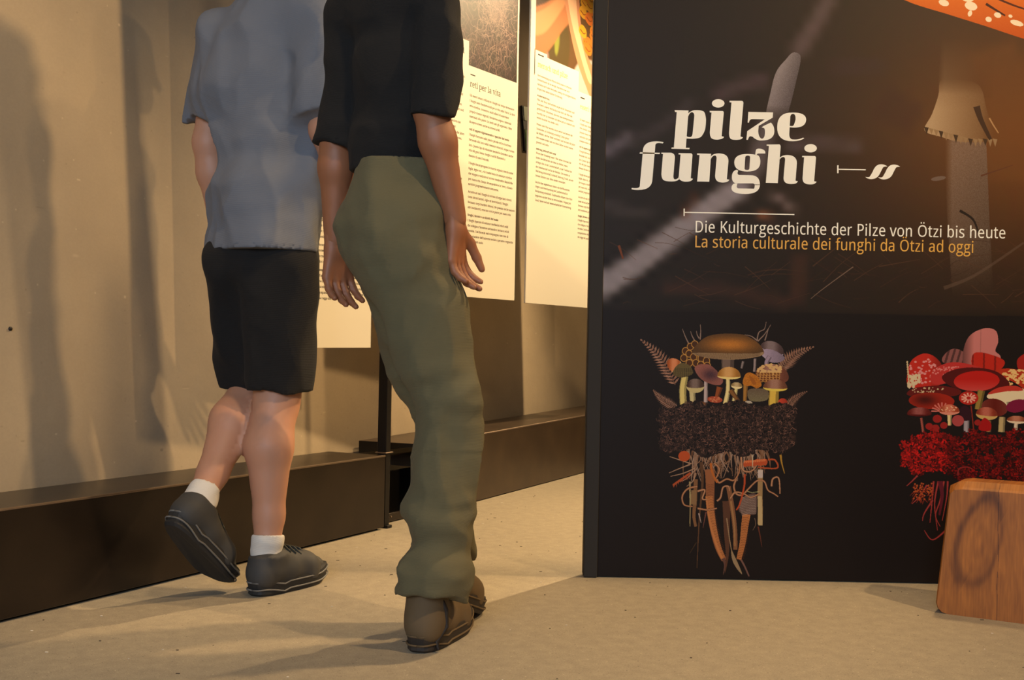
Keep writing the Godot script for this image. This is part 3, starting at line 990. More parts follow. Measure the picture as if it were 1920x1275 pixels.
	for i in 5200:
		var x := p.r.randf_range(275, 1520)
		var u := (x - 275.0) / 1245.0
		var y := p.r.randf_range(850 - 40 * sin(u * PI) + 30 * sin(u * 19.0), 1200 + 75 * sin(u * PI) + 30 * sin(u * 23.0))
		if i > 2600:
			y = minf(y, 1260)
		var s := p.r.randf_range(8, 26)
		var b := p.r.randf_range(0.05, 0.16) if i < 2600 else p.r.randf_range(0.07, 0.3) if i % 5 else p.r.randf_range(0.3, 0.5)
		var c := Color(b * 1.15, b * 0.8, b * 0.66)
		if i < 2600:
			p.ell(x, y, s, s * 0.8, 0.0, c)
		else:
			var a := p.r.randf() * TAU
			p.line([V(x, y), V(x, y) + V(cos(a), sin(a)) * s, V(x, y) + V(cos(a + 0.8), sin(a + 0.8)) * s * 1.6], 4.5, 2.5, c)


func roots(p: Paint) -> void:
	var tan_ := Color(0.64, 0.44, 0.3)
	for i in 95:
		var x := 470.0 + p.r.randf() * 660.0
		p.line([V(x, 120 + p.r.randf() * 40), V(x + p.r.randf_range(-40, 40), 220), V(x + p.r.randf_range(-60, 60), 250 + p.r.randf() * 160)], 12, 4, Color(0.42, 0.28, 0.18).lightened(p.r.randf() * 0.3))
	# larger tools and roots
	p.line([V(545, 380), V(540, 560), V(530, 680), V(545, 770)], 34, 22, Color(0.46, 0.32, 0.2))
	p.line([V(530, 470), V(525, 590)], 40, 50, Color(0.5, 0.38, 0.25))
	p.line([V(497, 400), V(500, 600), V(497, 770)], 15, 5, Color(0.6, 0.53, 0.36))
	p.line([V(590, 240), V(600, 420), V(575, 700), V(555, 1110)], 30, 4, Color(0.33, 0.22, 0.14))
	p.line([V(550, 900), V(495, 990)], 6, 2, Color(0.28, 0.2, 0.12))
	p.line([V(660, 300), V(665, 430), V(665, 600), V(690, 780), V(730, 940), V(780, 1045)], 80, 44, Color(0.54, 0.33, 0.2))
	p.line([V(655, 520), V(672, 680), V(700, 820), V(735, 940), V(770, 1030)], 62, 36, Color(0.7, 0.44, 0.25))
	for i in 46:
		var t := i / 45.0
		var c := V(640 + 130 * t * t, 420 + 600 * t)
		p.line([c + V(-4, 0), c + V(26, 8), c + V(58 - 20 * t, 0)], 3, 2, Color(0.36, 0.2, 0.11), false)
	p.line([V(770, 1030), V(785, 1080), V(772, 1165)], 30, 3, Color(0.36, 0.24, 0.2))
	p.line([V(800, 560), V(800, 800), V(805, 1000), V(785, 1150)], 70, 4, Color(0.32, 0.2, 0.14))
	p.line([V(815, 440), V(850, 640), V(868, 800), V(872, 960)], 40, 34, Color(0.47, 0.31, 0.2))
	p.line([V(835, 560), V(862, 760), V(868, 930)], 16, 10, Color(0.58, 0.42, 0.26))
	p.line([V(800, 700), V(835, 940), V(870, 1060), V(925, 1160)], 10, 4, Color(0.55, 0.45, 0.33))
	p.blob([V(838, 960), V(870, 1020), V(910, 1110), V(926, 1160), V(880, 1110), V(845, 1040)], Color(0.55, 0.46, 0.34))
	p.line([V(918, 1040), V(950, 1100), V(984, 1178)], 16, 12, Color(0.42, 0.3, 0.26))
	# brush and its orange handle root
	p.line([V(965, 660), V(950, 760), V(932, 900), V(900, 1040)], 70, 40, Color(0.68, 0.42, 0.23))
	for i in 26:
		var t := i / 25.0
		var c := V(955 - 40 * t * t, 690 + 340 * t)
		p.line([c + V(-30, 3), c + V(0, 8), c + V(30, 0)], 3, 2, Color(0.34, 0.19, 0.1), false)
	p.blob([V(920, 540), V(1040, 500), V(1046, 640), V(1030, 672), V(950, 665), V(900, 640)], Color(0.33, 0.25, 0.22))
	for i in 34:
		var y := 520.0 + i * 4.4
		p.line([V(905 + absf(y - 600) * 0.3, y + 14), V(970, y), V(1042, y - 6)], 2.5, 2, Color(0.62, 0.55, 0.5) if i % 3 == 0 else Color(0.42, 0.33, 0.29), false)
	# pale bone handle
	p.line([V(1080, 300), V(1075, 480), V(1078, 640), V(1076, 750)], 42, 40, Color(0.58, 0.46, 0.3))
	p.line([V(1078, 305), V(1078, 370)], 44, 40, Color(0.72, 0.65, 0.6))
	p.line([V(1072, 520), V(1078, 760)], 34, 38, Color(0.7, 0.6, 0.42))
	p.line([V(1060, 770), V(1078, 860), V(1090, 935)], 12, 3, Color(0.36, 0.18, 0.12))
	# curling roots
	for t in [[V(560, 440), V(480, 460), V(435, 520), V(450, 590), V(520, 605)], [V(720, 380), V(740, 410), V(800, 380), V(860, 390), V(900, 330), V(910, 260)], [V(720, 560), V(750, 530), V(770, 450), V(815, 440), V(822, 480)], [V(880, 380), V(860, 440), V(880, 500), V(930, 510), V(980, 460), V(1050, 395), V(1110, 400), V(1140, 470), V(1190, 500), V(1225, 525)], [V(830, 540), V(870, 490), V(940, 500), V(1000, 530), V(1070, 500)], [V(1170, 440), V(1180, 380), V(1220, 365), V(1235, 400), V(1240, 500)], [V(920, 200), V(930, 300), V(990, 320), V(1040, 280), V(1060, 220)], [V(560, 480), V(620, 470), V(600, 540), V(640, 550)], [V(560, 620), V(640, 632), V(720, 620)], [V(700, 250), V(740, 300), V(710, 380)]]:
		p.line(t, 19, 13, Color(0.38, 0.24, 0.15))
		p.line(t, 12, 8, tan_.lightened(p.r.randf() * 0.1))
	for t in [[V(500, 260), V(420, 290), V(325, 330)], [V(510, 255), V(420, 225), V(330, 195)], [V(540, 290), V(450, 330), V(338, 358)], [V(545, 300), V(480, 370), V(420, 400)], [V(545, 330), V(520, 400), V(470, 440)]]:
		p.line(t, 12, 5, Color(0.6, 0.47, 0.37))
	for i in 14:
		var c := V(365 + i * 10, 425 - i * 7)
		p.line([c, c + V(p.r.randf_range(-25, 25), p.r.randf_range(14, 36))], 9, 3, Color(0.6, 0.27, 0.14))
		p.ell(c.x, c.y, 12, 9, -0.6, Color(0.62, 0.28, 0.14))
	for i in 12:
		p.ell(955 + i * 15, 250 - 1.4 * i + p.r.randf() * 10, 17, 27, 0.2, Color(0.66, 0.28, 0.14))
		p.ell(950 + i * 15, 240 - 1.4 * i, 7, 11, 0.2, Color(0.78, 0.42, 0.24))
	p.line([V(1140, 220), V(1200, 225), V(1215, 290), V(1060, 285)], 14, 12, Color(0.64, 0.28, 0.14))
	p.line([V(950, 340), V(945, 440), V(910, 580), V(880, 635)], 16, 12, Color(0.66, 0.26, 0.12))
	p.line([V(670, 250), V(680, 320), V(720, 410)], 20, 14, Color(0.66, 0.36, 0.14))
	p.line([V(1245, 180), V(1255, 250), V(1278, 335)], 20, 5, Color(0.62, 0.46, 0.16))
	p.ell(450, 192, 48, 44, 0.0, Color(0.66, 0.28, 0.12))
	p.line([V(1010, 170), V(1015, 230), V(1012, 285)], 9, 7, Color(0.7, 0.62, 0.5))
	p.line([V(1030, 700), V(1040, 750), V(1015, 800)], 6, 3, Color(0.46, 0.36, 0.28))
	p.line([V(570, 660), V(590, 740)], 12, 5, Color(0.6, 0.53, 0.5))
	p.line([V(630, 650), V(605, 780)], 12, 4, Color(0.4, 0.24, 0.2))
	p.line([V(970, 480), V(1010, 490), V(1070, 482)], 6, 5, Color(0.6, 0.58, 0.4))


func red_collage(p: Paint) -> void:
	p.sheet(1660, 590, 2.8346)
	var red := Color(0.66, 0.13, 0.09)
	# roots first, red moss later
	for t in [[V(255, 880), V(245, 1000), V(235, 1100)], [V(280, 880), V(260, 1000), V(275, 1140)], [V(310, 880), V(290, 980), V(265, 1060), V(290, 1120)], [V(250, 980), V(205, 1050), V(195, 1090)], [V(330, 880), V(325, 960), V(300, 1090)], [V(220, 900), V(180, 960), V(140, 1000)], [V(170, 850), V(140, 880), V(112, 905)], [V(330, 1130), V(250, 1190), V(205, 1140)]]:
		p.line(t, 12, 4, Color(0.45, 0.13, 0.12))
		p.line(t, 6, 2, Color(0.6, 0.22, 0.2))
	for i in 60:
		var c := V(p.r.randf_range(150, 250), p.r.randf_range(890, 980))
		p.line([c, c + V(p.r.randf_range(-26, 20), p.r.randf_range(8, 34))], 5, 2, Color(0.5, 0.16, 0.08))
		p.ell(c.x, c.y, 5, 4, 0.0, Color(0.66, 0.3, 0.14))
	p.line([V(290, 880), V(300, 960), V(285, 1060)], 26, 10, Color(0.35, 0.1, 0.14))
	# back row
	p.blob([V(305, 250), V(318, 205), V(365, 178), V(420, 200), V(455, 260), V(400, 290)], Color(0.5, 0.3, 0.28), func(c: Color, u: float, v: float) -> Color: return c.darkened(0.4 if fmod(u * 5.0 + v, 1.0) < 0.4 else 0.0))
	p.blob([V(410, 230), V(440, 120), V(520, 72), V(585, 82), V(600, 140), V(585, 190), V(612, 220), V(600, 280), V(450, 290)], Color(0.72, 0.43, 0.4), func(c: Color, u: float, v: float) -> Color: return c.darkened(clampf(0.45 - u * 1.6, 0.0, 0.5)).darkened(0.12 if absf(u - 0.45) < 0.015 else 0.0))
	p.blob([V(700, 240), V(780, 190), V(880, 190), V(940, 260), V(900, 330), V(740, 330)], red.darkened(0.1))
	p.blob([V(118, 300), V(140, 240), V(200, 205), V(260, 220), V(305, 280), V(290, 370), V(180, 390), V(118, 370)], Color(0.7, 0.15, 0.1), func(c: Color, u: float, v: float) -> Color: return c.darkened(clampf(u - 0.62, 0.0, 0.5)))
	dots(p, 200, 295, 74, 72, 46, 7, Color(0.8, 0.5, 0.48))
	for i in 26:
		p.ell(120 + p.r.randf() * 60, 320 + p.r.randf() * 60, 8, 10, 0.0, Color(0.78, 0.7, 0.55))
	for i in 9:
		p.ell(116 + i, 250 + i * 13, 5, 7, 0.0, Color(0.75, 0.66, 0.5))
	p.blob([V(465, 210), V(520, 200), V(630, 240), V(610, 290), V(540, 300), V(465, 280)], Color(0.68, 0.14, 0.08), func(c: Color, u: float, v: float) -> Color: return c.darkened(0.3 if absf(fmod(u * 3.0, 1.0) - 0.1) < 0.08 else 0.0))
	p.blob([V(238, 330), V(270, 280), V(360, 250), V(480, 270), V(520, 300), V(330, 360), V(260, 368)], Color(0.68, 0.18, 0.16))
	dots(p, 340, 300, 90, 30, 60, 5, Color(0.8, 0.45, 0.42))
	p.blob([V(575, 310), V(620, 285), V(700, 290), V(780, 330), V(830, 400), V(800, 440), V(690, 360)], Color(0.66, 0.18, 0.08))
	dots(p, 700, 330, 90, 40, 70, 8, Color(0.85, 0.68, 0.42))
	p.blob([V(300, 335), V(350, 295), V(460, 278), V(590, 300), V(660, 370), V(560, 400), V(380, 390)], Color(0.3, 0.06, 0.05))
	p.ell(485, 350, 122, 54, -0.04, Color(0.68, 0.1, 0.07), func(c: Color, u: float, v: float) -> Color: return c.lightened(clampf(v - 0.4, 0.0, 0.5) * 0.3))
	stalk(p, [V(510, 400), V(490, 500)], 40, 34, Color(0.55, 0.45, 0.2))
	# left flat amanita
	p.blob([V(120, 405), V(180, 382), V(300, 375), V(400, 400), V(360, 430), V(140, 430)], Color(0.36, 0.08, 0.06))
	dots(p, 230, 400, 100, 16, 26, 5, Color(0.75, 0.66, 0.5))
	p.ell(245, 455, 122, 44, 0.03, Color(0.58, 0.13, 0.06), func(c: Color, u: float, v: float) -> Color: return c.darkened(0.55 * exp(-(pow((u - 0.35) * 4.0, 2.0) + pow((v - 0.45) * 3.0, 2.0)))))
	cap(p, 180, 525, 66, 36, 12, 0.0, Color(0.42, 0.09, 0.06), Color(0.3, 0.06, 0.05))
	stalk(p, [V(190, 545), V(200, 620)], 14, 14, Color(0.6, 0.3, 0.25))
	# white gilled cap right
	stalk(p, [V(632, 440), V(640, 490)], 34, 40, Color(0.82, 0.76, 0.6))
	p.blob([V(538, 430), V(620, 385), V(730, 390), V(780, 430), V(700, 455), V(600, 460)], Color(0.84, 0.76, 0.6))
	p.blob([V(545, 420), V(600, 385), V(690, 375), V(730, 400), V(640, 405)], Color(0.7, 0.2, 0.15))
	p.ell(580, 490, 70, 46, 0.2, Color(0.36, 0.09, 0.05), func(c: Color, u: float, v: float) -> Color: return c.lightened(absf(u - 0.5) * 0.2))
	p.ell(700, 482, 60, 34, -0.2, Color(0.45, 0.08, 0.2))
	stalk(p, [V(620, 540), V(615, 620)], 34, 36, Color(0.7, 0.6, 0.4))
	# star caps and small ones
	stalk(p, [V(455, 480), V(470, 620)], 8, 8, Color(0.5, 0.15, 0.1))
	p.ell(442, 440, 52, 36, 0.0, red)
	for i in 11:
		var a := TAU * i / 11.0
		p.line([V(442, 440) + V(cos(a) * 12, sin(a) * 8), V(442, 440) + V(cos(a) * 40, sin(a) * 27)], 7, 9, Color(0.85, 0.6, 0.52), false)
	for i in 9:
		var a := -PI + PI * i / 8.0
		p.line([V(300, 510), V(300, 510) + V(cos(a) * 56, sin(a) * 46)], 5, 9, Color(0.75, 0.4, 0.35), false)
	stalk(p, [V(340, 520), V(340, 585)], 26, 18, Color(0.84, 0.74, 0.5))
	cap(p, 340, 512, 54, 38, 18, 0.0, Color(0.7, 0.27, 0.13), Color(0.8, 0.5, 0.4))
	dots(p, 340, 498, 42, 16, 22, 4, Color(0.85, 0.65, 0.5))
	p.blob([V(395, 500), V(425, 480), V(455, 510), V(450, 560), V(410, 560)], Color(0.18, 0.07, 0.1))
	stalk(p, [V(430, 560), V(430, 620)], 30, 30, Color(0.6, 0.55, 0.56))
	p.ell(385, 560, 32, 30, 0.0, Color(0.62, 0.25, 0.24))
	stalk(p, [V(550, 560), V(548, 620)], 24, 26, Color(0.6, 0.42, 0.26))
	cap(p, 538, 528, 58, 40, 28, 0.1, Color(0.6, 0.2, 0.1), Color(0.75, 0.6, 0.35))
	p.blob([V(495, 590), V(525, 545), V(560, 575), V(555, 612), V(505, 612)], Color(0.6, 0.07, 0.07))
	stalk(p, [V(695, 570), V(690, 612)], 22, 22, Color(0.82, 0.74, 0.62))
	cap(p, 698, 560, 54, 26, 16, 0.05, Color(0.6, 0.28, 0.14), Color(0.84, 0.74, 0.6))
	cap(p, 800, 540, 60, 50, 20, 0.0, red, Color(0.8, 0.6, 0.5))
	stalk(p, [V(800, 550), V(800, 620)], 30, 30, Color(0.8, 0.7, 0.5))
	for e in [[310, 585, 20], [265, 600, 22], [275, 550, 24], [232, 590, 20], [490, 570, 18]]:
		p.ell(e[0], e[1], e[2], e[2] * 0.9, 0.0, Color(0.55, 0.12, 0.1))
	# band of red moss
	for i in 1500:
		var x := p.r.randf_range(85, 1010)
		var u := (x - 85.0) / 925.0
		var y := p.r.randf_range(625 + 20 * sin(u * 26.0), lerpf(810, 880, minf(u * 2.0, 1.0)) + 18 * sin(u * 21.0))
		if x < 130.0 and absf(y - 740) > 70.0:
			continue
		var b := p.r.randf_range(0.2, 0.72) * (1.0 if x < 330.0 else 0.72)
		for j in 5:
			var a := p.r.randf() * TAU
			p.ell(x + cos(a) * 9, y + sin(a) * 9, p.r.randf_range(3, 7), p.r.randf_range(3, 6), 0.0, Color(b * p.r.randf_range(0.9, 1.15), b * 0.13, b * 0.1))
	p.line([V(385, 850), V(390, 815), V(430, 805), V(460, 815)], 10, 6, Color(0.5, 0.13, 0.12))


const TITLE := {
	"pilze": ["106,203 292,207 255,706 305,706 302,725 62,718 66,701 95,701 135,228 110,226", "290,245 330,203* 390,203 480,203* 518,250* 525,330 522,440* 490,520* 440,583* 340,585 262,582 266,550 280,562* 310,563 338,562* 345,520 368,290 372,232* 335,230 305,232* 286,290", "573,212 740,213 762,213* 762,240 733,552 765,558 762,572* 730,590* 680,597 620,597* 578,560* 575,500 598,235 576,233", "838,77 1000,78 1025,80* 1024,110 985,555 1017,565 1012,580* 980,597* 930,600 870,600* 832,565* 832,500 865,100 840,98", "1090,226 1420,233 1415,303 1310,325 1140,322 1105,325* 1098,370 1080,368", "1310,325 1415,303 1228,412 1222,480 1225,570* 1270,585 1240,608 1180,595* 1150,560 1120,548* 1095,560* 1085,598 1063,598 1075,483", "1270,585 1305,580* 1310,520 1315,470* 1305,450 1295,435* 1268,435 1290,415 1390,368 1438,410* 1437,490 1430,607* 1270,608 1240,608", "1680,235 1480,230* 1475,420 1465,620* 1680,618 1790,615* 1835,578 1820,570 1760,600* 1690,595 1635,595* 1636,520 1650,290 1655,252* 1690,253", "1680,235 1860,232* 1862,330 1855,438* 1700,436 1640,432 1645,413 1670,418* 1700,408* 1720,330 1725,258* 1690,253"],
	"fun": ["682,100 668,118 600,105* 570,110 525,115* 520,150 460,830 455,1050* 180,1050 90,1050* 42,1035 46,1008 110,1018* 160,1010 208,1000* 208,960 265,330 270,250 290,75* 540,75 620,78* 680,90", "210,295 610,305 605,332 203,322", "640,302 820,303 910,310* 910,400 880,770 880,840* 915,838 975,835* 988,770 1000,830 960,878* 850,880 700,880* 640,800* 640,720 672,330 640,326", "985,312 1220,315 1262,315* 1262,360 1227,815 1270,825 1262,850* 1200,885* 1130,885 1050,885* 995,832 980,790 988,770 1024,340 983,336", "1355,318 1635,325 1598,885 1355,880 1405,348 1355,345", "1635,375 1680,318* 1790,318 1985,320* 1982,475 1950,834 1998,844 1990,870* 1930,900* 1866,902 1710,900* 1715,760 1745,420 1745,360* 1710,360 1650,365* 1625,450"],
	"ghi": ["520,312 275,310* 270,470 270,645* 520,645 520,615 465,615* 465,590 478,380 480,343* 530,343", "530,343 575,345* 572,380 558,580 555,615* 520,615 520,645 765,645* 765,460 765,345* 700,330 600,312* 520,312", "668,325 680,240 690,210* 740,210 830,212* 860,270 858,303 720,303 700,310* 695,340", "310,610 225,640* 225,750 225,850* 300,870 330,870 620,870 655,875* 660,900 757,900 757,715* 580,715 360,710 335,705* 332,670 345,625", "300,865 215,880* 217,960 215,1070* 480,1072 755,1070* 757,890 660,890 655,970* 640,970 350,965 318,960* 317,930 322,870* 340,868", "885,132 1120,130 1152,132* 1150,180 1095,865 868,858 928,158 885,155", "1130,385 1180,332* 1280,332 1460,335* 1458,490 1432,820 1475,828 1470,850* 1420,882* 1340,882 1200,880* 1205,760 1235,420 1235,370* 1200,370 1140,372* 1118,460", "1560,347 1790,350 1820,352* 1820,390 1785,828 1830,838 1825,855* 1770,890* 1710,890 1560,890* 1565,770 1595,375 1558,372"],
	"sign": ["860,465 950,480* 990,440* 1050,330 1120,140* 1260,140 1360,140* 1425,195 1330,195* 1290,270* 1230,390 1160,525* 1000,522 920,520*", "1190,473 1280,488* 1320,448* 1380,338 1450,148* 1590,148 1690,148* 1755,203 1660,203* 1620,278* 1560,398 1490,533* 1330,530 1250,528*"],
}


# outline written as on-curve points and, with a star, quadratic control points
func outline(text: String) -> PackedVector2Array:
	var raw := []
	for w in text.split(" "):
		var off := w.ends_with("*")
		var xy := w.trim_suffix("*").split(",")
		raw.append([V(float(xy[0]), float(xy[1])), off])
	var q := []
	for i in raw.size():
		q.append(raw[i])
		var nx = raw[(i + 1) % raw.size()]
		if raw[i][1] and nx[1]:
			q.append([(raw[i][0] + nx[0]) * 0.5, false])
	var out := PackedVector2Array()
	for i in q.size():
		if q[i][1]:
			var a: Vector2 = q[i - 1][0]
			var c: Vector2 = q[i][0]
			var b: Vector2 = q[(i + 1) % q.size()][0]
			for j in range(1, 8):
				var t := j / 8.0
				out.append(a.lerp(c, t).lerp(c.lerp(b, t), t))
		else:
			out.append(q[i][0])
	return out


func flat_letters(st: SurfaceTool, p: Paint, pts: PackedVector2Array, z: float) -> void:
	var idx := Geometry2D.triangulate_polygon(pts)
	if idx.is_empty():
		print("letter outline not simple: ", pts[0])
	var h := ART.y / UNIT
	for i in range(0, idx.size(), 3):
		var tri := []
		for j in 3:
			var a := p.at(pts[idx[i + j]])
			tri.append(Vector3(a.x, h - a.y, z))
		face(st, tri, tri[0] + Vector3(0, 0, -1))


func oval(cx: float, cy: float, rx: float, ry: float) -> PackedVector2Array:
	var q := PackedVector2Array()
	for i in 28:
		q.append(V(cx + cos(TAU * i / 28.0) * rx, cy + sin(TAU * i / 28.0) * ry))
	return q


func graphic_board() -> void:
	var size := ART / UNIT
	var b := thing("graphic_board", "tall black exhibition board reading pilze funghi with printed mushrooms", "display board", W(0.251, 0.004, 3.284), 0.0)
	# artwork: soft part at half scale, then sharp part at full scale
	var p := artwork(600, 602, 0.5)
	forest_photo(p)
	p.soften(8)
	p.sheet(0, 0, 1)
	p.poly([V(1100, 583.5), V(2500, 604), V(2500, 1200), V(1100, 1200)], Color(0.095, 0.07, 0.058))
	p.im.resize(2048, 2048, Image.INTERPOLATE_CUBIC)
	p.k = 2048.0 / ART.x
	forest_detail(p)
	p.poly([V(1100, 583.5), V(2500, 604), V(2500, 1200), V(1100, 1200)], Color(0.095, 0.07, 0.058))
	brown_collage(p)
	red_collage(p)
	var art := StandardMaterial3D.new()
	art.resource_name = "board_print"
	art.albedo_texture = ImageTexture.create_from_image(p.im)
	art.roughness = 0.5
	art.metallic_specular = 0.28
	art.texture_repeat = false
	part(b, "board_core", box_mesh(Vector3(size.x + 0.04, size.y + 0.02, 0.04), 0.002), plain("board_black", Color(0.07, 0.06, 0.055), 0.5), Vector3(size.x * 0.5 - 0.02, size.y * 0.5 + 0.01, -0.021))
	var st := new_st()
	var ps := [Vector3(0, size.y, 0), Vector3(size.x, size.y, 0), Vector3(size.x, 0, 0), Vector3.ZERO]
	var uv := [V(0, 0), V(1, 0), V(1, 1), V(0, 1)]
	for i in [0, 1, 2, 0, 2, 3]:
		st.set_uv(uv[i])
		st.add_vertex(ps[i])
	part(b, "printed_face", done(st), art)
	part(b, "edge_strip", box_mesh(Vector3(0.0385, size.y + 0.02, 0.014), 0.0015), plain("blackened_steel", Color(0.105, 0.085, 0.058), 0.75, 0.0), Vector3(-0.0195, size.y * 0.5 + 0.008, 0.004))
	part(b, "top_strip", box_mesh(Vector3(size.x, 0.02, 0.05), 0.0015), plain("blackened_steel", Color(0.105, 0.085, 0.058), 0.75, 0.0), Vector3(size.x * 0.5, size.y + 0.03, -0.015))

	# vinyl lettering
	var vinyl := plain("cream_vinyl", BOARD_CREAM, 0.45)
	var lay := artwork(1, 1, 1.0 / UNIT)
	for row in [["pilze", 1250.0, 180.0, 7.111], ["fun", 1180.0, 260.0, 10.667], ["ghi", 1350.0, 260.0, 10.105]]:
		lay.sheet(row[1], row[2], row[3])
		st = new_st()
		for t in TITLE[row[0]]:
			flat_letters(st, lay, outline(t), 0.0006)
		if row[0] == "pilze":
			flat_letters(st, lay, oval(688, 112, 84, 56), 0.0006)
		elif row[0] == "ghi":
			flat_letters(st, lay, oval(1718, 203, 119, 79), 0.0006)
		part(b, "title_lettering", done(st), vinyl, Vector3.ZERO, "fat cream title letters")
	st = new_st()
	lay.sheet(1560, 300, 13.714)
	for t in TITLE["sign"]:
		flat_letters(st, lay, outline(t), 0.0006)
	flat_letters(st, lay, PackedVector2Array([V(135, 165), V(172, 165), V(172, 370), V(135, 370)]), 0.0006)
	flat_letters(st, lay, PackedVector2Array([V(172, 255), V(875, 270), V(870, 295), V(172, 280)]), 0.0006)
	part(b, "emblem", done(st), vinyl, Vector3.ZERO, "cream double wave emblem after a short rule")
	st = new_st()
	lay.sheet(0, 0, 1)
	flat_letters(st, lay, PackedVector2Array([V(1281.6, 393.5), V(1283.8, 393.5), V(1283.6, 407.5), V(1281.4, 407.5)]), 0.0006)
	flat_letters(st, lay, PackedVector2Array([V(1283, 399.4), V(1489.5, 403.6), V(1489.5, 405.6), V(1283, 401.4)]), 0.0006)
	part(b, "title_rule", done(st), vinyl, Vector3.ZERO, "thin cream rule under the title")
	text_line(b, lay, "subtitle_lettering", "Die Kulturgeschichte der Pilze von Ötzi bis heute", V(1304, 438), V(1885, 449.6), vinyl)
	text_line(b, lay, "subtitle_lettering", "La storia culturale dei funghi da Ötzi ad oggi", V(1303.5, 466), V(1825, 476.4), plain("ochre_vinyl", Color(0.86, 0.64, 0.26), 0.45))


func text_line(b: Node3D, lay: Paint, called: String, words: String, from: Vector2, to: Vector2, m: Material) -> void:
	var tm := TextMesh.new()
	tm.text = words
	tm.font = type_face("Droid Sans", false)
	tm.font_size = 64
	tm.pixel_size = 0.001
	tm.depth = 0.0004
	tm.curve_step = 1.5
	tm.horizontal_alignment = HORIZONTAL_ALIGNMENT_LEFT
	tm.vertical_alignment = VERTICAL_ALIGNMENT_TOP
	var a := lay.at(from)
	var c := lay.at(to)
	var box := tm.get_aabb()
	var sx := (c.x - a.x) / box.size.x
	var o := part(b, called, tm, m)
	# cap height of the print is 0.033 m; the baseline is found from the box of the letters
	var cap_probe := TextMesh.new()
	cap_probe.text = "D"
	cap_probe.font = tm.font
	cap_probe.font_size = 64
	cap_probe.pixel_size = 0.001
	cap_probe.vertical_alignment = VERTICAL_ALIGNMENT_TOP
	var cb := cap_probe.get_aabb()
	var sy := 0.0325 / cb.size.y
	o.scale = Vector3(sx, sy, 1)
	o.position = Vector3(a.x - box.position.x * sx, ART.y / UNIT - a.y - cb.position.y * sy, 0.0005)


# ------------------------------------------------------------------ wooden block
func wood_image() -> ImageTexture:
	var w := 640
	var h := 360
	var n := FastNoiseLite.new()
	n.seed = 31
	n.frequency = 0.012
	n.fractal_octaves = 4
	var bytes := PackedByteArray()
	bytes.resize(w * h * 3)
	for y in h:
		var hh := 0.34 * (1.0 - (y + 0.5) / h)
		for x in w:
			var s := 0.63 * (x + 0.5) / w - 0.012
			var q := Vector2(s - 0.084, hh - 0.165).rotated(0.33)
			var e := Vector2(q.x / 0.047, q.y / 0.098).length()
			var wob := n.get_noise_2d(x * 1.2, y * 0.35)
			var grain := sin((s * 250.0 + 7.0 * wob + 10.0 * exp(-e * e * 0.5) * signf(q.x)) * 1.0)
			var fine := n.get_noise_2d(x * 14.0, y * 1.0)
			var v := 0.90 + 0.03 * grain + 0.13 * fine + 0.14 * wob
			var ring := exp(-pow((e - 1.0 + 0.12 * wob) * 5.5, 2.0))
			var inner := 0.045 * sin(e * 17.0 + wob * 4.0) * exp(-e * 0.8) if e < 1.3 else 0.0
			v += inner
			v -= ring * (0.34 if q.x < 0.2 * q.y + 0.02 else 0.2)
			if absf(s - 0.128 - 0.004 * wob) < 0.0009:
				v *= 0.62
			v = clampf(v, 0.2, 1.2)
			var i := (y * w + x) * 3
			var tone := Color(0.24, 0.11, 0.03).lerp(Color(0.74, 0.455, 0.17), clampf((v - 0.25) / 0.85, 0.0, 1.0))
			bytes[i] = int(tone.r * 255.0)
			bytes[i + 1] = int(tone.g * 255.0)
			bytes[i + 2] = int(tone.b * 255.0)
	return ImageTexture.create_from_image(Image.create_from_data(w, h, false, Image.FORMAT_RGB8, bytes))


func wooden_block() -> void:
	var m := StandardMaterial3D.new()
	m.resource_name = "oiled_wood"
	m.albedo_texture = wood_image()
	m.roughness = 0.5
	var b := thing("wooden_block", "thick chamfered wooden slab with large oval knot, standing before the board", "wooden block", W(1.078, 0, 2.914), -0.5446)
	var l := 0.60
	var base := [V(-0.0106, 0.025), V(-0.007, 0.012), V(0.002, 0.003), V(0.016, 0.0), V(l, 0.0), V(l + 0.01, 0.02), V(l - 0.012, 0.29), V(l - 0.04, 0.311), V(0.045, 0.311), V(0.026, 0.308), V(0.0165, 0.298)]
	var rings := []
	for z in [[0.0, 0.0], [-0.007, 0.005], [-0.022, 0.019], [-0.108, 0.019], [-0.125, 0.004]]:
		var ring := []
		for v in base:
			var up: float = z[1] * clampf((v.y - 0.2) / 0.1, 0.0, 1.0)
			var out: float = minf(z[1], 0.004) * (1.0 if v.x > 0.3 else -1.0)
			ring.append(Vector3(v.x + out + (0.5 * up if v.x < 0.3 else -0.5 * up) * (1.0 if v.y > 0.3 else 0.0), v.y + up, z[0]))
		rings.append(ring)
	var st := new_st()
	var put := func(pts: Array, centre: Vector3) -> void:
		var nrm: Vector3 = (pts[2] - pts[0]).cross(pts[1] - pts[0])
		var ps := pts.duplicate()
		if nrm.dot(pts[0] - centre) < 0.0:
			ps.reverse()
		for i in range(1, ps.size() - 1):
			for v in [ps[0], ps[i], ps[i + 1]]:
				st.set_uv(V((v.x + 0.012) / 0.63, 1.0 - (v.y - v.z * 0.35) / 0.385))
				st.add_vertex(v)
	var c := Vector3(l * 0.5, 0.16, -0.06)
	put.call(rings[0], c)
	put.call(rings[-1], c)
	for i in rings.size() - 1:
		for k in base.size():
			var k2 := (k + 1) % base.size()
			put.call([rings[i][k], rings[i][k2], rings[i + 1][k2], rings[i + 1][k]], c)
	part(b, "slab", done(st), m)


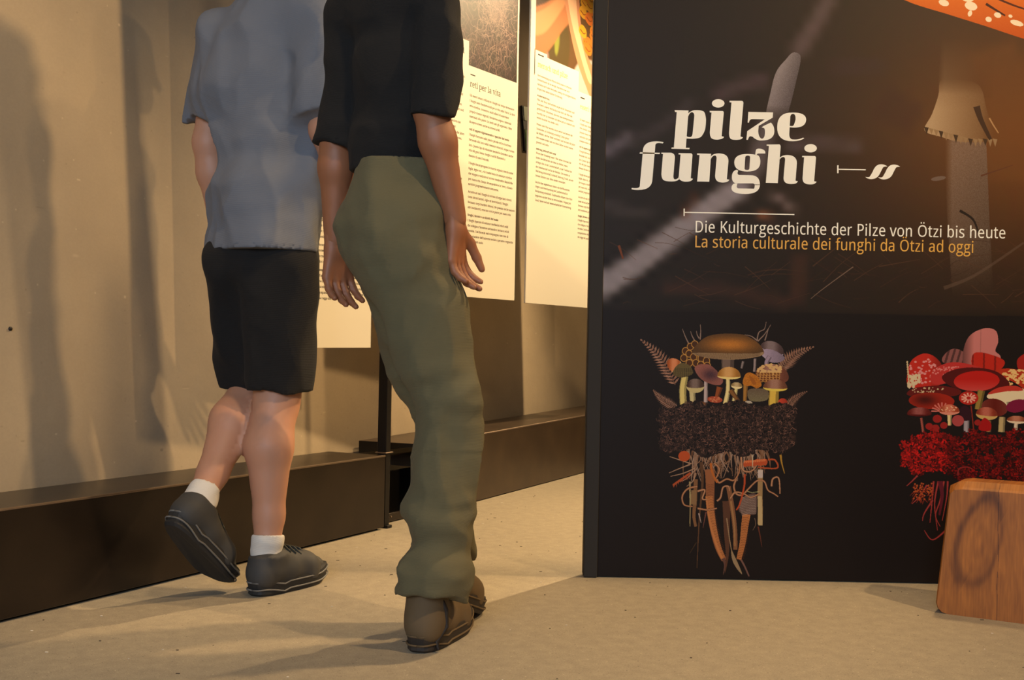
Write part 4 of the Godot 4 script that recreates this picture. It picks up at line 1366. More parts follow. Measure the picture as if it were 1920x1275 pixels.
# ------------------------------------------------------------------ figures: a distance field per garment, meshed as surface nets
class Hull:
	var v := PackedVector3Array()
	var n := PackedVector3Array()
	var i := PackedInt32Array()

	func mesh() -> ArrayMesh:
		var a := []
		a.resize(Mesh.ARRAY_MAX)
		a[Mesh.ARRAY_VERTEX] = v
		a[Mesh.ARRAY_NORMAL] = n
		a[Mesh.ARRAY_INDEX] = i
		var m := ArrayMesh.new()
		m.add_surface_from_arrays(Mesh.PRIMITIVE_TRIANGLES, a)
		return m


class Field:
	var o: Vector3
	var c: float
	var nx: int
	var ny: int
	var nz: int
	var d := PackedFloat32Array()

	func _init(lo: Vector3, hi: Vector3, cell: float) -> void:
		o = lo
		c = cell
		nx = int(ceil((hi.x - lo.x) / cell)) + 2
		ny = int(ceil((hi.y - lo.y) / cell)) + 2
		nz = int(ceil((hi.z - lo.z) / cell)) + 2
		d.resize(nx * ny * nz)
		d.fill(1.0)

	# tapered capsule a-b, joined with smooth minimum k; squash flattens it along axis ax by s; flat ends it square at b
	func bone(a: Vector3, b: Vector3, ra: float, rb: float, k := 0.03, ax := Vector3.ZERO, s := 1.0, flat := false) -> void:
		var m := maxf(ra, rb) + k + 2.0 * c
		var lo := (a.min(b) - Vector3(m, m, m) - o) / c
		var hi := (a.max(b) + Vector3(m, m, m) - o) / c
		var x0 := maxi(int(lo.x), 0)
		var y0 := maxi(int(lo.y), 0)
		var z0 := maxi(int(lo.z), 0)
		var x1 := mini(int(hi.x) + 1, nx - 1)
		var y1 := mini(int(hi.y) + 1, ny - 1)
		var z1 := mini(int(hi.z) + 1, nz - 1)
		var sq := 1.0 / s - 1.0
		var squash := s != 1.0
		var dir := (b - a).normalized()
		var a2 := a + ax * (a.dot(ax) * sq)
		var b2 := b + ax * (b.dot(ax) * sq)
		var ab := b2 - a2
		var inv := 1.0 / maxf(ab.length_squared(), 1e-9)
		for z in range(z0, z1 + 1):
			for y in range(y0, y1 + 1):
				var row := (z * ny + y) * nx
				for x in range(x0, x1 + 1):
					var p := Vector3(o.x + x * c, o.y + y * c, o.z + z * c)
					var p0 := p
					if squash:
						p += ax * (p.dot(ax) * sq)
					p -= a2
					var h := clampf(p.dot(ab) * inv, 0.0, 1.0)
					var e := (p - ab * h).length() - (ra + (rb - ra) * h)
					if flat:
						e = maxf(e, (p0 - b).dot(dir))
					var f := d[row + x]
					var t := 0.5 + 0.5 * (f - e) / k
					if t >= 1.0:
						d[row + x] = e
					elif t > 0.0:
						d[row + x] = f + (e - f) * t - k * t * (1.0 - t)

	func cut(p: Vector3, n: Vector3) -> void:
		for z in nz:
			for y in ny:
				var row := (z * ny + y) * nx
				for x in nx:
					if d[row + x] < 0.05:
						d[row + x] = maxf(d[row + x], (Vector3(o.x + x * c, o.y + y * c, o.z + z * c) - p).dot(n))

	# cloth folds: noise with its own stretch, between two heights
	func fold(seed_: int, freq: float, stretch: Vector3, amp: float, y0 := -9.0, y1 := 9.0, crease := false) -> void:
		var n := FastNoiseLite.new()
		n.seed = seed_
		n.frequency = freq
		n.fractal_octaves = 2
		if crease:
			n.fractal_type = FastNoiseLite.FRACTAL_RIDGED
		var ja := clampi(int((y0 - o.y) / c), 0, ny - 1)
		var jb := clampi(int((y1 - o.y) / c), 0, ny - 1)
		for z in nz:
			for y in range(ja, jb + 1):
				var row := (z * ny + y) * nx
				var wy := o.y + y * c
				var fade := minf(1.0, minf(absf(wy - y0), absf(y1 - wy)) / 0.06)
				for x in nx:
					if absf(d[row + x]) < 0.07:
						d[row + x] += amp * fade * n.get_noise_3d((o.x + x * c) * stretch.x * 100.0, wy * stretch.y * 100.0, (o.z + z * c) * stretch.z * 100.0)

	func into(s: Hull) -> void:
		var at := PackedInt32Array()
		at.resize(nx * ny * nz)
		at.fill(-1)
		var sx := 1
		var sy := nx
		var sz := nx * ny
		var off := PackedInt32Array([0, 1, sy, sy + 1, sz, sz + 1, sz + sy, sz + sy + 1])
		var edges := [0, 1, 2, 3, 4, 5, 6, 7, 0, 2, 1, 3, 4, 6, 5, 7, 0, 4, 1, 5, 2, 6, 3, 7]
		for z in nz - 1:
			for y in ny - 1:
				var row := (z * ny + y) * nx
				for x in nx - 1:
					var q := row + x
					var d0 := d[q]
					if d0 > 3.0 * c or d0 < -3.0 * c:
						continue
					var g := PackedFloat32Array()
					g.resize(8)
					var neg := 0
					for k in 8:
						g[k] = d[q + off[k]]
						if g[k] < 0.0:
							neg += 1
					if neg == 0 or neg == 8:
						continue
					var sum := Vector3.ZERO
					var cnt := 0
					for k in range(0, 24, 2):
						var a: int = edges[k]
						var b: int = edges[k + 1]
						var da := g[a]
						var db := g[b]
						if (da < 0.0) != (db < 0.0):
							var t := da / (da - db)
							var pa := Vector3(a & 1, (a >> 1) & 1, a >> 2)
							var pb := Vector3(b & 1, (b >> 1) & 1, b >> 2)
							sum += pa + (pb - pa) * t
							cnt += 1
					at[q] = s.v.size()
					s.v.append(o + (Vector3(x, y, z) + sum / cnt) * c)
					s.n.append(Vector3(g[1] + g[3] + g[5] + g[7] - g[0] - g[2] - g[4] - g[6], g[2] + g[3] + g[6] + g[7] - g[0] - g[1] - g[4] - g[5], g[4] + g[5] + g[6] + g[7] - g[0] - g[1] - g[2] - g[3]).normalized())
		for z in range(1, nz - 1):
			for y in range(1, ny - 1):
				var row := (z * ny + y) * nx
				for x in range(1, nx - 1):
					var q := row + x
					if at[q] < 0:
						continue
					var ins := d[q] < 0.0
					for ax in 3:
						var st: int = [sx, sy, sz][ax]
						if ins == (d[q + st] < 0.0):
							continue
						var sb: int = [sy, sz, sx][ax]
						var sc: int = [sz, sx, sy][ax]
						var a := at[q - sb - sc]
						var b := at[q - sc]
						var e := at[q]
						var f := at[q - sb]
						if a < 0 or b < 0 or f < 0:
							continue
						if ins:
							s.i.append_array(PackedInt32Array([a, f, e, a, e, b]))
						else:
							s.i.append_array(PackedInt32Array([a, b, e, a, e, f]))


# hand with four fingers and a thumb; dir runs from wrist to knuckles, side towards the thumb
func hand(s: Hull, wrist: Vector3, dir: Vector3, side: Vector3, curl: float, size := 1.0) -> void:
	dir = dir.normalized()
	side = (side - dir * side.dot(dir)).normalized()
	var inward := dir.cross(side).normalized()
	# the palm faces the body: the caller gives side so that inward points there
	var mid := wrist + dir * 0.09 * size
	var f := Field.new(mid - Vector3(0.12, 0.13, 0.12), mid + Vector3(0.12, 0.13, 0.12), 0.0034)
	f.bone(wrist - dir * 0.03, wrist + dir * 0.02, 0.026 * size, 0.027 * size, 0.012, inward, 0.75)
	var lens := [0.070, 0.080, 0.074, 0.058]
	for i in 4:
		var base: Vector3 = wrist + (dir * 0.018 + side * (0.014 - 0.009 * i)) * size
		var kn: Vector3 = wrist + (dir * (0.090 - 0.004 * absf(i - 1.2)) + side * (0.031 - 0.0205 * i) - inward * 0.004) * size
		f.bone(base, kn, 0.0145 * size, 0.0118 * size, 0.012)
		var p := kn
		var ang := curl * 0.55
		var spread: Vector3 = side * (0.10 - 0.07 * i)
		for j in 3:
			var l: float = lens[i] * [0.46, 0.31, 0.26][j] * size
			var v := (dir * cos(ang) + inward * sin(ang) + spread * (1.0 - 0.3 * j)).normalized()
			f.bone(p, p + v * l, [0.0098, 0.0088, 0.008][j] * size, [0.0088, 0.008, 0.0066][j] * size, 0.004)
			p += v * l
			ang += curl * [0.75, 0.6, 0.4][j]
	var t0 := wrist + (dir * 0.026 + side * 0.02) * size
	var t1 := t0 + (dir * 0.030 + side * 0.028 + inward * 0.012) * size
	var t2 := t1 + (dir * 0.033 + side * 0.010 + inward * 0.010) * size
	var t3 := t2 + (dir * 0.027 + side * 0.001 + inward * 0.010) * size
	f.bone(t0, t1, 0.016 * size, 0.0125 * size, 0.01)
	f.bone(t1, t2, 0.0118 * size, 0.0104 * size, 0.005)
	f.bone(t2, t3, 0.0104 * size, 0.0078 * size, 0.004)
	f.into(s)


# head on a neck, looking along -z
func head(s: Hull, hair: Hull, at: Vector3, cover: float) -> void:
	var f := Field.new(at + Vector3(-0.12, -0.2, -0.15), at + Vector3(0.12, 0.15, 0.14), 0.0055)
	f.bone(at + Vector3(0, 0.03, 0.012), at + Vector3(0, 0.025, -0.03), 0.084, 0.075, 0.03, Vector3.RIGHT, 0.86)
	f.bone(at + Vector3(0, -0.03, -0.04), at + Vector3(0, -0.075, -0.062), 0.058, 0.034, 0.03)
	f.bone(at + Vector3(0, -0.06, 0.02), at + Vector3(0, -0.17, 0.035), 0.054, 0.056, 0.03)
	f.bone(at + Vector3(0, 0.008, -0.098), at + Vector3(0, -0.026, -0.118), 0.009, 0.014, 0.012)
	f.bone(at + Vector3(-0.018, -0.056, -0.09), at + Vector3(0.018, -0.056, -0.09), 0.008, 0.008, 0.01)
	f.bone(at + Vector3(-0.04, 0.03, -0.088), at + Vector3(0.04, 0.03, -0.088), 0.012, 0.012, 0.015)
	for x in [-1.0, 1.0]:
		f.bone(at + Vector3(0.074 * x, 0.016, 0.006), at + Vector3(0.074 * x, -0.028, -0.004), 0.016, 0.010, 0.006, Vector3.RIGHT, 0.5)
		f.bone(at + Vector3(0.031 * x, 0.004, -0.088), at + Vector3(0.033 * x, 0.004, -0.088), 0.012, 0.012, 0.006)
	f.into(s)
	var g := Field.new(at + Vector3(-0.13, -0.16, -0.16), at + Vector3(0.13, 0.17, 0.15), 0.0065)
	g.bone(at + Vector3(0, 0.036, 0.018), at + Vector3(0, 0.04, -0.028), 0.092 + cover, 0.078 + cover, 0.03, Vector3.RIGHT, 0.88)
	g.bone(at + Vector3(0, -0.02, 0.04), at + Vector3(0, -0.07, 0.05), 0.068 + cover, 0.05, 0.03)
	g.cut(at + Vector3(0, 0.045, -0.06), Vector3(0, -0.72, -0.69))
	g.fold(5, 0.5, Vector3(1, 0.4, 1), 0.008)
	g.into(hair)


# shoe in its own frame: sole on y = 0, heel at z = +0.075, toe at z = -0.205
func shoe(parent: Node3D, called: String, frame: Transform3D, shaft: float, upper_m: Material, sole_m: Material, line_m: Material, lace_m: Material) -> void:
	var root := Node3D.new()
	root.name = called
	parent.add_child(root, true)
	root.transform = frame
	var s := Hull.new()
	var f := Field.new(Vector3(-0.075, 0.0, -0.23), Vector3(0.075, 0.14 + shaft, 0.11), 0.005)
	f.bone(Vector3(0, 0.052, 0.045), Vector3(0.002, 0.05, -0.02), 0.038, 0.040, 0.02)
	f.bone(Vector3(0.002, 0.052, -0.02), Vector3(0.004, 0.042, -0.12), 0.040, 0.043, 0.02)
	f.bone(Vector3(0.004, 0.042, -0.12), Vector3(0.0, 0.038, -0.165), 0.045, 0.034, 0.02)
	f.bone(Vector3(0, 0.085, 0.02), Vector3(0, 0.062, -0.09), 0.036, 0.030, 0.03)
	f.bone(Vector3(0, 0.07, 0.03), Vector3(0, 0.095 + shaft, 0.028), 0.041, 0.043, 0.03, Vector3.RIGHT, 0.92, true)
	f.cut(Vector3(0, 0.022, 0), Vector3.DOWN)
	f.fold(8, 0.09, Vector3(1, 1, 1), 0.006)
	f.into(s)
	part(root, "upper", s.mesh(), upper_m)
	# sole: outline lofted in three rings
	var ring := []
	for i in 40:
		var w := TAU * i / 40.0
		var z := 0.14 * cos(w)
		var half := 0.044 + 0.009 * smoothstep(-0.06, 0.09, -z - 0.0)
		var x := sin(w)
		x = signf(x) * pow(absf(x), 0.62) * half
		ring.append(Vector3(x, 0.0, -0.065 + z))
	var st := new_st()
	var prev := []
	var lifts := [[0.0, 0.94], [0.006, 1.0], [0.016, 0.99], [0.026, 1.03], [0.038, 1.0]]
	for l in lifts:
		var cur := []
		for p in ring:
			var toe: float = 0.012 * smoothstep(-0.13, -0.21, p.z)
			cur.append(Vector3(p.x * l[1], l[0] + toe + (0.008 * smoothstep(0.0, 0.06, p.z) if l[0] > 0.02 else 0.0), -0.065 + (p.z + 0.065) * l[1]))
		if prev.size():
			for i in 40:
				var j := (i + 1) % 40
				face(st, [prev[i], prev[j], cur[j], cur[i]], Vector3(0, (prev[i].y + cur[i].y) * 0.5, clampf(prev[i].z, -0.15, 0.02)))
		else:
			face(st, cur, Vector3(0, 0.02, -0.065))
		prev = cur
	face(st, prev, Vector3(0, 0.0, -0.065))
	part(root, "sole", done(st), sole_m)
	# moulded line round the sole
	for y in [0.012, 0.030]:
		var pts := []
		var rad := []
		for i in 41:
			var p: Vector3 = ring[i % 40]
			var toe: float = 0.012 * smoothstep(-0.13, -0.21, p.z)
			pts.append(Vector3(p.x * 1.03, y + toe + (0.006 * sin((p.z - 0.02) * 40.0) if p.z > -0.02 else 0.0), -0.065 + (p.z + 0.065) * 1.03))
			rad.append(0.0022)
		part(root, "sole_line", tube_mesh(pts, rad, 6), line_m)
	for i in 4:
		var z := -0.035 - i * 0.022
		var y := 0.112 - i * 0.0058
		part(root, "lace", tube_mesh([Vector3(-0.03, y - 0.014, z), Vector3(-0.01, y + 0.004, z - 0.006), Vector3(0.012, y + 0.004, z + 0.006), Vector3(0.03, y - 0.014, z)], [0.0028, 0.0032, 0.0032, 0.0028], 6), lace_m)


func cloth(key: String, c: Color, sheen := 0.15) -> StandardMaterial3D:
	var m := plain(key, c, 0.9)
	m.rim_enabled = true
	m.rim = sheen
	m.rim_tint = 0.6
	m.uv1_triplanar = true
	m.uv1_scale = Vector3.ONE * 9.0
	m.heightmap_enabled = true
	m.heightmap_texture = mats_weave()
	m.heightmap_scale = 0.12
	return m


var weave_tex: ImageTexture


func mats_weave() -> ImageTexture:
	if weave_tex == null:
		var im := Image.create_empty(256, 256, false, Image.FORMAT_L8)
		for y in 256:
			for x in 256:
				var v := 0.5 + 0.25 * sin(x * TAU / 4.0) * (1.0 if (y / 2) % 2 else -1.0) + 0.25 * sin(y * TAU / 4.0)
				im.set_pixel(x, y, Color(v, v, v))
		weave_tex = ImageTexture.create_from_image(im)
	return weave_tex


func skin_material(key: String, c: Color) -> StandardMaterial3D:
	var m := plain(key, c, 0.55)
	m.subsurf_scatter_enabled = true
	m.subsurf_scatter_strength = 0.08
	return m


# visitor in black shirt and olive trousers; frame: right stance foot at the origin, walking along -z
func walker_in_olive() -> void:
	var t := thing("person", "person in black shirt, olive trousers and brown boots, striding away between panels and board", "person", W(-0.163, 0, 2.505), -deg_to_rad(33.0), "visitors walking through the passage")
	var back := Vector3(0, 0, -1)
	var side := Vector3.RIGHT
	var mid := -0.10
	var rh := Vector3(-0.035, 0.86, 0.03)
	var lh := Vector3(-0.165, 0.86, 0.03)
	var rk := Vector3(0.026, 0.475, -0.03)
	var lk := Vector3(-0.125, 0.49, -0.19)
	var ra := Vector3(0.006, 0.10, 0.025)
	var la := Vector3(-0.065, 0.155, -0.14)
	var hip := Vector3(mid, 0.92, 0.03)
	var chest := Vector3(mid, 1.24, 0.025)
	var rs := Vector3(mid + 0.115, 1.365, 0.03)
	var ls := Vector3(mid - 0.135, 1.365, 0.03)
	var re := Vector3(0.022, 1.135, 0.065)
	var le := Vector3(-0.252, 1.10, 0.045)
	var rw := Vector3(0.045, 0.905, 0.0)
	var lw := Vector3(-0.272, 0.87, 0.02)
	var s := Hull.new()
	var f := Field.new(Vector3(-0.38, 0.02, -0.33), Vector3(0.24, 1.5, 0.2), 0.011)
	f.bone(hip, chest, 0.07, 0.08, 0.04, back, 0.75)
	f.bone(chest, Vector3(mid, 1.34, 0.03), 0.085, 0.07, 0.04, back, 0.75)
	f.bone(ls + Vector3(0.03, 0, 0), rs - Vector3(0.03, 0, 0), 0.036, 0.036, 0.04)
	f.bone(Vector3(mid, 1.36, 0.03), Vector3(mid, 1.46, 0.01), 0.058, 0.054, 0.03)
	for q in [[rh, rk, ra], [lh, lk, la]]:
		f.bone(q[0], q[1], 0.058, 0.042, 0.03)
		f.bone(q[1], q[1].lerp(q[2], 0.35), 0.04, 0.04, 0.02)
		f.bone(q[1].lerp(q[2], 0.35), q[2], 0.04, 0.03, 0.02)
	for q in [[rs, re, rw], [ls, le, lw]]:
		f.bone(q[0], q[1], 0.034, 0.032, 0.03)
		f.bone(q[1], q[1].lerp(q[2], 0.3), 0.037, 0.038, 0.02)
		f.bone(q[1].lerp(q[2], 0.3), q[2], 0.038, 0.025, 0.02)
	f.into(s)
	hand(s, lw, Vector3(0.06, -1, -0.12), Vector3(0.25, 0, -1), 0.5, 0.97)
	hand(s, rw, Vector3(-0.03, -1, -0.2), Vector3(-0.25, 0, -1), 0.55, 0.97)
	var hair := Hull.new()
	head(s, hair, Vector3(mid, 1.585, 0.0), 0.0)
	var skin := skin_material("tanned_skin", Color(0.56, 0.355, 0.235))
	part(t, "body", s.mesh(), skin)
	part(t, "hair", hair.mesh(), plain("brown_hair", Color(0.16, 0.11, 0.08), 0.6))
	for x in [-1.0, 1.0]:
		part(t, "eye", tube_mesh([Vector3(mid + 0.031 * x, 1.589, -0.095), Vector3(mid + 0.031 * x, 1.589, -0.1015)], [0.010, 0.004], 12), plain("eye_dark", Color(0.12, 0.1, 0.09), 0.2))

	# trousers
	var g := Hull.new()
	f = Field.new(Vector3(-0.3, 0.03, -0.36), Vector3(0.2, 1.08, 0.2), 0.0085)
	f.bone(Vector3(mid, 1.05, 0.03), hip, 0.094, 0.104, 0.03, back, 0.82)
	f.bone(hip, Vector3(mid, 0.86, 0.035), 0.108, 0.104, 0.04, back, 0.9)
	f.bone(rh + Vector3(-0.012, 0.03, 0.012), rk, 0.085, 0.062, 0.03)
	f.bone(lh + Vector3(0.02, 0.03, 0.005), lk, 0.082, 0.062, 0.05)
	f.bone(rk, rk.lerp(ra, 0.5), 0.064, 0.062, 0.03)
	f.bone(rk.lerp(ra, 0.5), ra + Vector3(0.014, 0.015, 0.0), 0.064, 0.068, 0.02, Vector3.ZERO, 1.0, true)
	f.bone(lk, lk.lerp(la, 0.5), 0.064, 0.061, 0.03)
	f.bone(lk.lerp(la, 0.5), la.lerp(lk, 0.04), 0.061, 0.066, 0.02, Vector3.ZERO, 1.0, true)
	f.fold(3, 0.035, Vector3(1.2, 0.45, 1.2), 0.024)
	f.fold(9, 0.06, Vector3(0.7, 1.9, 0.7), 0.021, 0.02, 0.36)
	f.fold(10, 0.06, Vector3(0.7, 1.6, 0.7), 0.024, 0.42, 0.62)
	f.fold(14, 0.05, Vector3(0.6, 1.6, 0.8), 0.012, 0.74, 0.94)
	f.fold(15, 0.045, Vector3(1.1, 0.7, 1.1), -0.011, -9.0, 9.0, true)
	f.cut(Vector3(0, 1.035, 0), Vector3.UP)
	f.cut(Vector3(0, 0.088, 0), Vector3.DOWN)
	f.into(g)
	part(t, "trousers", g.mesh(), cloth("olive_cotton", Color(0.37, 0.345, 0.24)))

	# black shirt with sleeves to the elbow
	g = Hull.new()
	f = Field.new(Vector3(-0.36, 0.95, -0.16), Vector3(0.2, 1.48, 0.2), 0.0085)
	f.bone(Vector3(mid, 0.96, 0.03), Vector3(mid, 1.08, 0.03), 0.100, 0.086, 0.03, back, 0.84)
	f.bone(Vector3(mid, 1.08, 0.03), chest, 0.086, 0.098, 0.03, back, 0.78)
	f.bone(chest, Vector3(mid, 1.34, 0.03), 0.098, 0.085, 0.03, back, 0.78)
	f.bone(ls + Vector3(0.03, 0.005, 0), rs + Vector3(-0.03, 0.005, 0), 0.056, 0.056, 0.05)
	f.bone(Vector3(mid, 1.36, 0.03), Vector3(mid, 1.435, 0.02), 0.075, 0.066, 0.03, Vector3.ZERO, 1.0, true)
	f.bone(rs, re.lerp(rw, 0.08), 0.052, 0.045, 0.018, Vector3.ZERO, 1.0, true)
	f.bone(ls, le.lerp(lw, 0.06), 0.052, 0.045, 0.018, Vector3.ZERO, 1.0, true)
	f.fold(21, 0.035, Vector3(0.9, 0.8, 0.9), 0.022)
	f.fold(22, 0.06, Vector3(0.6, 1.6, 0.6), 0.014, 0.98, 1.16)
	f.fold(25, 0.04, Vector3(0.9, 1.0, 0.9), -0.010, -9.0, 9.0, true)
	f.cut(Vector3(0, 1.012, 0), Vector3.DOWN)
	f.into(g)
	part(t, "shirt", g.mesh(), cloth("black_jersey", Color(0.035, 0.032, 0.032), 0.02))
	var boot := plain("boot_suede", Color(0.36, 0.29, 0.19), 0.8)
	var sole := plain("boot_sole", Color(0.17, 0.14, 0.11), 0.75)
	var lace := plain("boot_lace", Color(0.12, 0.085, 0.06), 0.7)
	shoe(t, "boot", Transform3D(Basis(Vector3.UP, 0.3), Vector3(0, 0.0, 0.0)), 0.055, boot, sole, boot, lace)
	shoe(t, "boot", Transform3D(Basis(Vector3.UP, 0.25) * Basis(Vector3.RIGHT, -0.32), Vector3(-0.065, 0.053, -0.132)), 0.055, boot, sole, boot, lace)
	part(t, "boot_cord", tube_mesh([Vector3(0.04, 0.125, 0.03), Vector3(0.052, 0.085, 0.015), Vector3(0.052, 0.05, 0.012), Vector3(0.046, 0.02, 0.035), Vector3(0.052, 0.006, 0.04)], [0.006, 0.006, 0.0055, 0.005, 0.004], 8), lace)


# visitor in grey shirt and black shorts, right stance foot at the origin
func walker_in_shorts() -> void:
	var t := thing("person", "person in grey-blue shirt, black shorts and dark sneakers, walking along the left plinth", "person", W(-0.602, 0, 3.01), -deg_to_rad(27.0), "visitors walking through the passage")
	var back := Vector3(0, 0, -1)
	var rh := Vector3(0.03, 0.90, 0.02)
	var lh := Vector3(-0.115, 0.90, 0.02)
	var rk := Vector3(-0.022, 0.50, -0.03)
	var lk := Vector3(-0.15, 0.52, -0.10)
	var ra := Vector3(0.0, 0.095, 0.025)
	var la := Vector3(-0.105, 0.235, 0.165)
	var hip := Vector3(-0.035, 0.95, 0.02)
	var chest := Vector3(-0.035, 1.30, 0.02)
	var rs := Vector3(0.125, 1.43, 0.02)
	var ls := Vector3(-0.195, 1.43, 0.02)
	var re := Vector3(0.16, 1.17, 0.03)
	var le := Vector3(-0.215, 1.16, 0.03)
	var rw := Vector3(0.17, 0.96, -0.13)
	var lw := Vector3(-0.21, 0.91, -0.03)
	var s := Hull.new()
	var f := Field.new(Vector3(-0.42, 0.02, -0.25), Vector3(0.25, 1.6, 0.3), 0.011)
	f.bone(hip, chest, 0.1, 0.112, 0.04, back, 0.75)
	f.bone(chest, Vector3(-0.035, 1.40, 0.02), 0.114, 0.09, 0.04, back, 0.75)
	f.bone(ls + Vector3(0.03, 0, 0), rs - Vector3(0.03, 0, 0), 0.047, 0.047, 0.04)
	f.bone(Vector3(-0.035, 1.42, 0.02), Vector3(-0.035, 1.52, 0.0), 0.06, 0.055, 0.03)
	for q in [[rh, rk, ra], [lh, lk, la]]:
		var bk := Vector3(0, 0, 0.018)
		f.bone(q[0], q[1], 0.07, 0.056, 0.03)
		f.bone(q[1] + Vector3(0, 0.02, -0.012), q[1] + Vector3(0, -0.03, -0.01), 0.054, 0.05, 0.02)
		f.bone(q[1], q[1].lerp(q[2], 0.32) + bk, 0.054, 0.061, 0.02)
		f.bone(q[1].lerp(q[2], 0.32) + bk, q[1].lerp(q[2], 0.75), 0.060, 0.038, 0.02)
		f.bone(q[1].lerp(q[2], 0.75), q[2], 0.038, 0.034, 0.02)
	for q in [[rs, re, rw], [ls, le, lw]]:
		f.bone(q[0], q[1], 0.044, 0.039, 0.03)
		f.bone(q[1], q[1].lerp(q[2], 0.3), 0.040, 0.042, 0.02)
		f.bone(q[1].lerp(q[2], 0.3), q[2], 0.041, 0.027, 0.02)
	f.into(s)
	hand(s, lw, Vector3(0.05, -1, -0.12), Vector3(0.25, 0, -1), 0.5)
	hand(s, rw, Vector3(0.0, -0.8, -0.5), Vector3(-0.2, 0.4, -1), 0.6)
	var hair := Hull.new()
	head(s, hair, Vector3(-0.035, 1.645, -0.005), 0.002)
	part(t, "body", s.mesh(), skin_material("fair_skin", Color(0.72, 0.52, 0.41)))
	part(t, "hair", hair.mesh(), plain("dark_hair", Color(0.1, 0.075, 0.06), 0.6))
	for x in [-1.0, 1.0]:
		part(t, "eye", tube_mesh([Vector3(-0.035 + 0.031 * x, 1.649, -0.1), Vector3(-0.035 + 0.031 * x, 1.649, -0.1065)], [0.010, 0.004], 12), plain("eye_dark", Color(0.12, 0.1, 0.09), 0.2))

	var g := Hull.new()
	f = Field.new(Vector3(-0.33, 0.44, -0.26), Vector3(0.17, 1.06, 0.22), 0.0085)
	f.bone(Vector3(-0.035, 1.03, 0.02), hip, 0.122, 0.128, 0.03, back, 0.8)
	f.bone(hip, Vector3(-0.035, 0.88, 0.025), 0.116, 0.114, 0.04, back, 0.84)
	f.bone(rh + Vector3(-0.012, -0.06, 0.01), rk + Vector3(0, 0.03, 0.005), 0.098, 0.084, 0.03, Vector3.ZERO, 1.0, true)
	f.bone(lh + Vector3(0.012, -0.06, 0.01), lk + Vector3(0, 0.02, 0.005), 0.098, 0.084, 0.03, Vector3.ZERO, 1.0, true)
	f.fold(41, 0.035, Vector3(1.2, 0.5, 1.2), 0.024)
	f.fold(45, 0.04, Vector3(1.1, 0.6, 1.1), -0.010, -9.0, 9.0, true)
	f.cut(Vector3(0, 0.93, 0), Vector3.UP)
	f.into(g)
	part(t, "shorts", g.mesh(), cloth("black_shorts", Color(0.05, 0.046, 0.045), 0.03))

	g = Hull.new()
	f = Field.new(Vector3(-0.4, 0.82, -0.17), Vector3(0.24, 1.54, 0.2), 0.0085)
	f.bone(Vector3(-0.035, 0.84, 0.02), Vector3(-0.035, 1.0, 0.02), 0.150, 0.140, 0.03, back, 0.92)
	f.bone(Vector3(-0.035, 1.0, 0.02), chest, 0.138, 0.136, 0.04, back, 0.84)
	f.bone(chest, Vector3(-0.035, 1.40, 0.02), 0.134, 0.102, 0.04, back, 0.8)
	f.bone(ls + Vector3(0.03, 0.005, 0), rs + Vector3(-0.03, 0.005, 0), 0.06, 0.06, 0.05)
	f.bone(Vector3(-0.035, 1.42, 0.02), Vector3(-0.035, 1.49, 0.012), 0.078, 0.068, 0.03, Vector3.ZERO, 1.0, true)
	f.bone(rs, rs.lerp(re, 0.82), 0.066, 0.066, 0.035, Vector3.ZERO, 1.0, true)
	f.bone(ls, ls.lerp(le, 0.82), 0.066, 0.066, 0.035, Vector3.ZERO, 1.0, true)
	f.fold(51, 0.032, Vector3(1.1, 0.6, 1.1), 0.036)
	f.fold(52, 0.05, Vector3(0.6, 1.5, 0.6), 0.016, 0.9, 1.2)
	f.fold(55, 0.036, Vector3(1.2, 0.8, 1.2), -0.014, -9.0, 9.0, true)
	f.cut(Vector3(0, 0.868, 0), Vector3.DOWN)
	f.into(g)
	part(t, "shirt", g.mesh(), cloth("grey_blue_shirt", Color(0.42, 0.435, 0.465), 0.15))

	var up := plain("sneaker_mesh", Color(0.22, 0.215, 0.205), 0.75)
	var sole := plain("sneaker_sole", Color(0.13, 0.125, 0.12), 0.7)
	var line := plain("sneaker_line", Color(0.42, 0.41, 0.39), 0.6)
	var lace := plain("sneaker_lace", Color(0.2, 0.21, 0.19), 0.8)
	var sock := cloth("white_sock", Color(0.84, 0.82, 0.78), 0.2)
	var rf := Transform3D(Basis(Vector3.UP, 0.0), Vector3(0.0, 0.0, 0.0))
	var lf := Transform3D(Basis(Vector3.RIGHT, -0.75), Vector3(-0.105, 0.148, 0.2115))
	shoe(t, "sneaker", rf, -0.005, up, sole, line, lace)
	shoe(t, "sneaker", lf, -0.005, up, sole, line, lace)
	for q in [[ra, rk], [la, lk]]:
		g = Hull.new()
		f = Field.new(q[0] - Vector3(0.07, 0.07, 0.07), q[0] + Vector3(0.08, 0.12, 0.08), 0.005)
		f.bone(q[0] + (q[0] - q[1]).normalized() * 0.02, q[0].lerp(q[1], 0.13), 0.040, 0.0405, 0.01, Vector3.ZERO, 1.0, true)
		f.fold(61, 0.1, Vector3(0.6, 1.8, 0.6), 0.006)
		f.into(g)
		part(t, "sock", g.mesh(), sock)


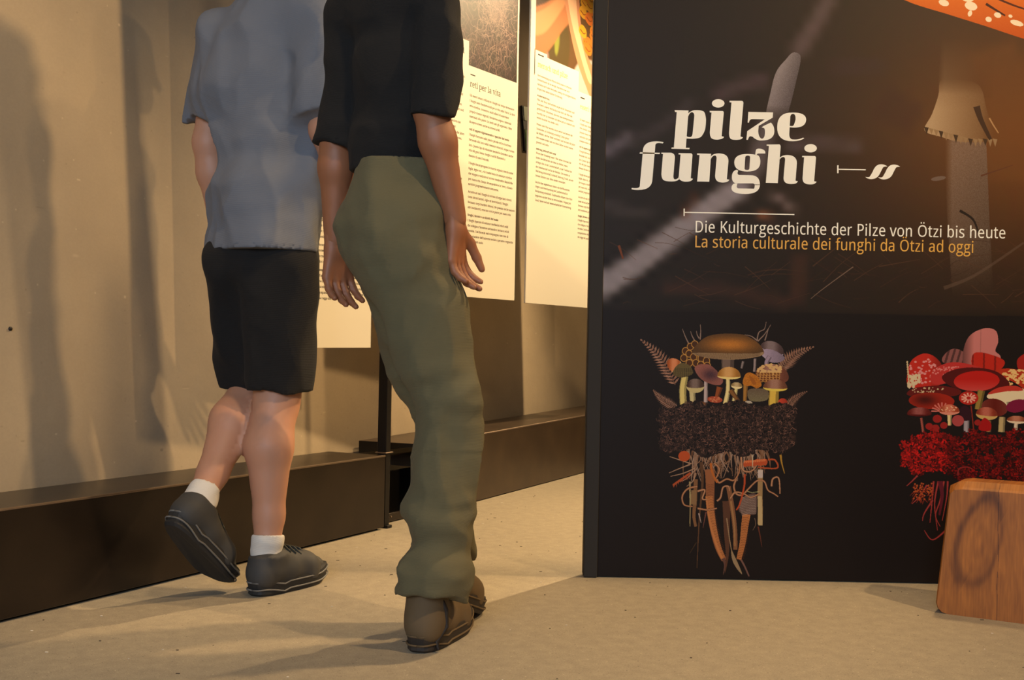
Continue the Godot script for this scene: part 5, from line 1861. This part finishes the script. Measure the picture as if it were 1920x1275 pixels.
# ------------------------------------------------------------------ small sign on the wall behind the panels
func wall_sign() -> void:
	var turn := PI / 2 - deg_to_rad(WALL_TURN)
	var t := thing("wall_sign", "small green and white sign with dark edge on the wall between hanging panels", "sign", W(0.047, 1.80, 6.235), turn)
	t.basis = Basis(Vector3.UP, turn) * Basis(Vector3.RIGHT, -deg_to_rad(3.0)) * Basis(Vector3.BACK, 0.1)
	part(t, "backing", box_mesh(Vector3(0.25, 0.24, 0.012), 0.002), plain("sign_edge", Color(0.06, 0.07, 0.05), 0.5), Vector3(0.09, 0, 0))
	part(t, "white_field", box_mesh(Vector3(0.24, 0.075, 0.004), 0.001), plain("sign_white", Color(0.74, 0.8, 0.68), 0.5), Vector3(0.098, 0.08, 0.0075))
	part(t, "green_field", box_mesh(Vector3(0.24, 0.11, 0.004), 0.001), plain("sign_green", Color(0.36, 0.52, 0.2), 0.5), Vector3(0.098, -0.06, 0.0075))


# ------------------------------------------------------------------ ceiling spotlights
func spot_lamp(at: Vector3, aim: Vector3, energy: float, cone: float, label: String, soft := 0.035, tint := Color(1.0, 0.84, 0.62)) -> void:
	var t := thing("track_spotlight", label, "spotlight", at, 0.0, "spotlights on the ceiling")
	var d := (aim - at).normalized()
	var can := plain("lamp_black", Color(0.06, 0.06, 0.06), 0.5)
	part(t, "stem", tube_mesh([Vector3(0, 3.2 - at.y, 0), Vector3(0, 0.02, 0)], [0.01, 0.01], 10), can)
	part(t, "ceiling_plate", tube_mesh([Vector3(0, 3.2 - at.y, 0), Vector3(0, 3.18 - at.y, 0)], [0.05, 0.05], 20), can)
	part(t, "housing", tube_mesh([-d * 0.10, -d * 0.09, d * 0.05, d * 0.062], [0.03, 0.048, 0.052, 0.05], 20), can)
	var lens := StandardMaterial3D.new()
	lens.resource_name = "lamp_lens"
	lens.albedo_color = Color(1, 0.95, 0.85)
	lens.emission_enabled = true
	lens.emission = tint
	lens.emission_energy_multiplier = 6.0
	part(t, "lens", tube_mesh([d * 0.0615, d * 0.066], [0.045, 0.045], 20), lens)
	var l := SpotLight3D.new()
	l.name = "beam"
	l.light_color = tint
	l.light_energy = energy
	l.light_size = soft
	l.spot_angle = cone
	l.spot_range = 12.0
	l.spot_attenuation = 2.0
	l.spot_angle_attenuation = 0.6
	l.shadow_enabled = true
	t.add_child(l)
	l.position = d * 0.075
	l.look_at_from_position(t.position + d * 0.075, aim, Vector3.UP if absf(d.y) < 0.95 else Vector3.RIGHT)


func lamps() -> void:
	spot_lamp(W(1.55, 2.85, 3.25), W(-0.6, 0.5, 3.3), 6.2, 44.0, "black ceiling spotlight turned to the first text panel", 0.09)
	spot_lamp(W(1.45, 2.85, 5.15), W(0.12, 0.7, 4.85), 11.5, 41.0, "black ceiling spotlight turned to the farther text panels", 0.035, Color(1.0, 0.86, 0.66))
	spot_lamp(W(2.2, 2.85, 0.9), W(1.1, 0.6, 3.3), 6.5, 38.0, "black ceiling spotlight turned to the graphic board")
	spot_lamp(W(0.2, 2.85, 1.5), W(-1.42, 0.8, 2.5), 2.3, 27.0, "added black fill spotlight lifting the visitor shadow on the plaster wall", 0.09)  # added fill lamp, evens out the walker shadow on the left wall
	spot_lamp(W(1.6, 2.85, 7.4), W(0.3, 1.1, 6.5), 2.2, 40.0, "black ceiling spotlight turned to the wall beyond the panels")
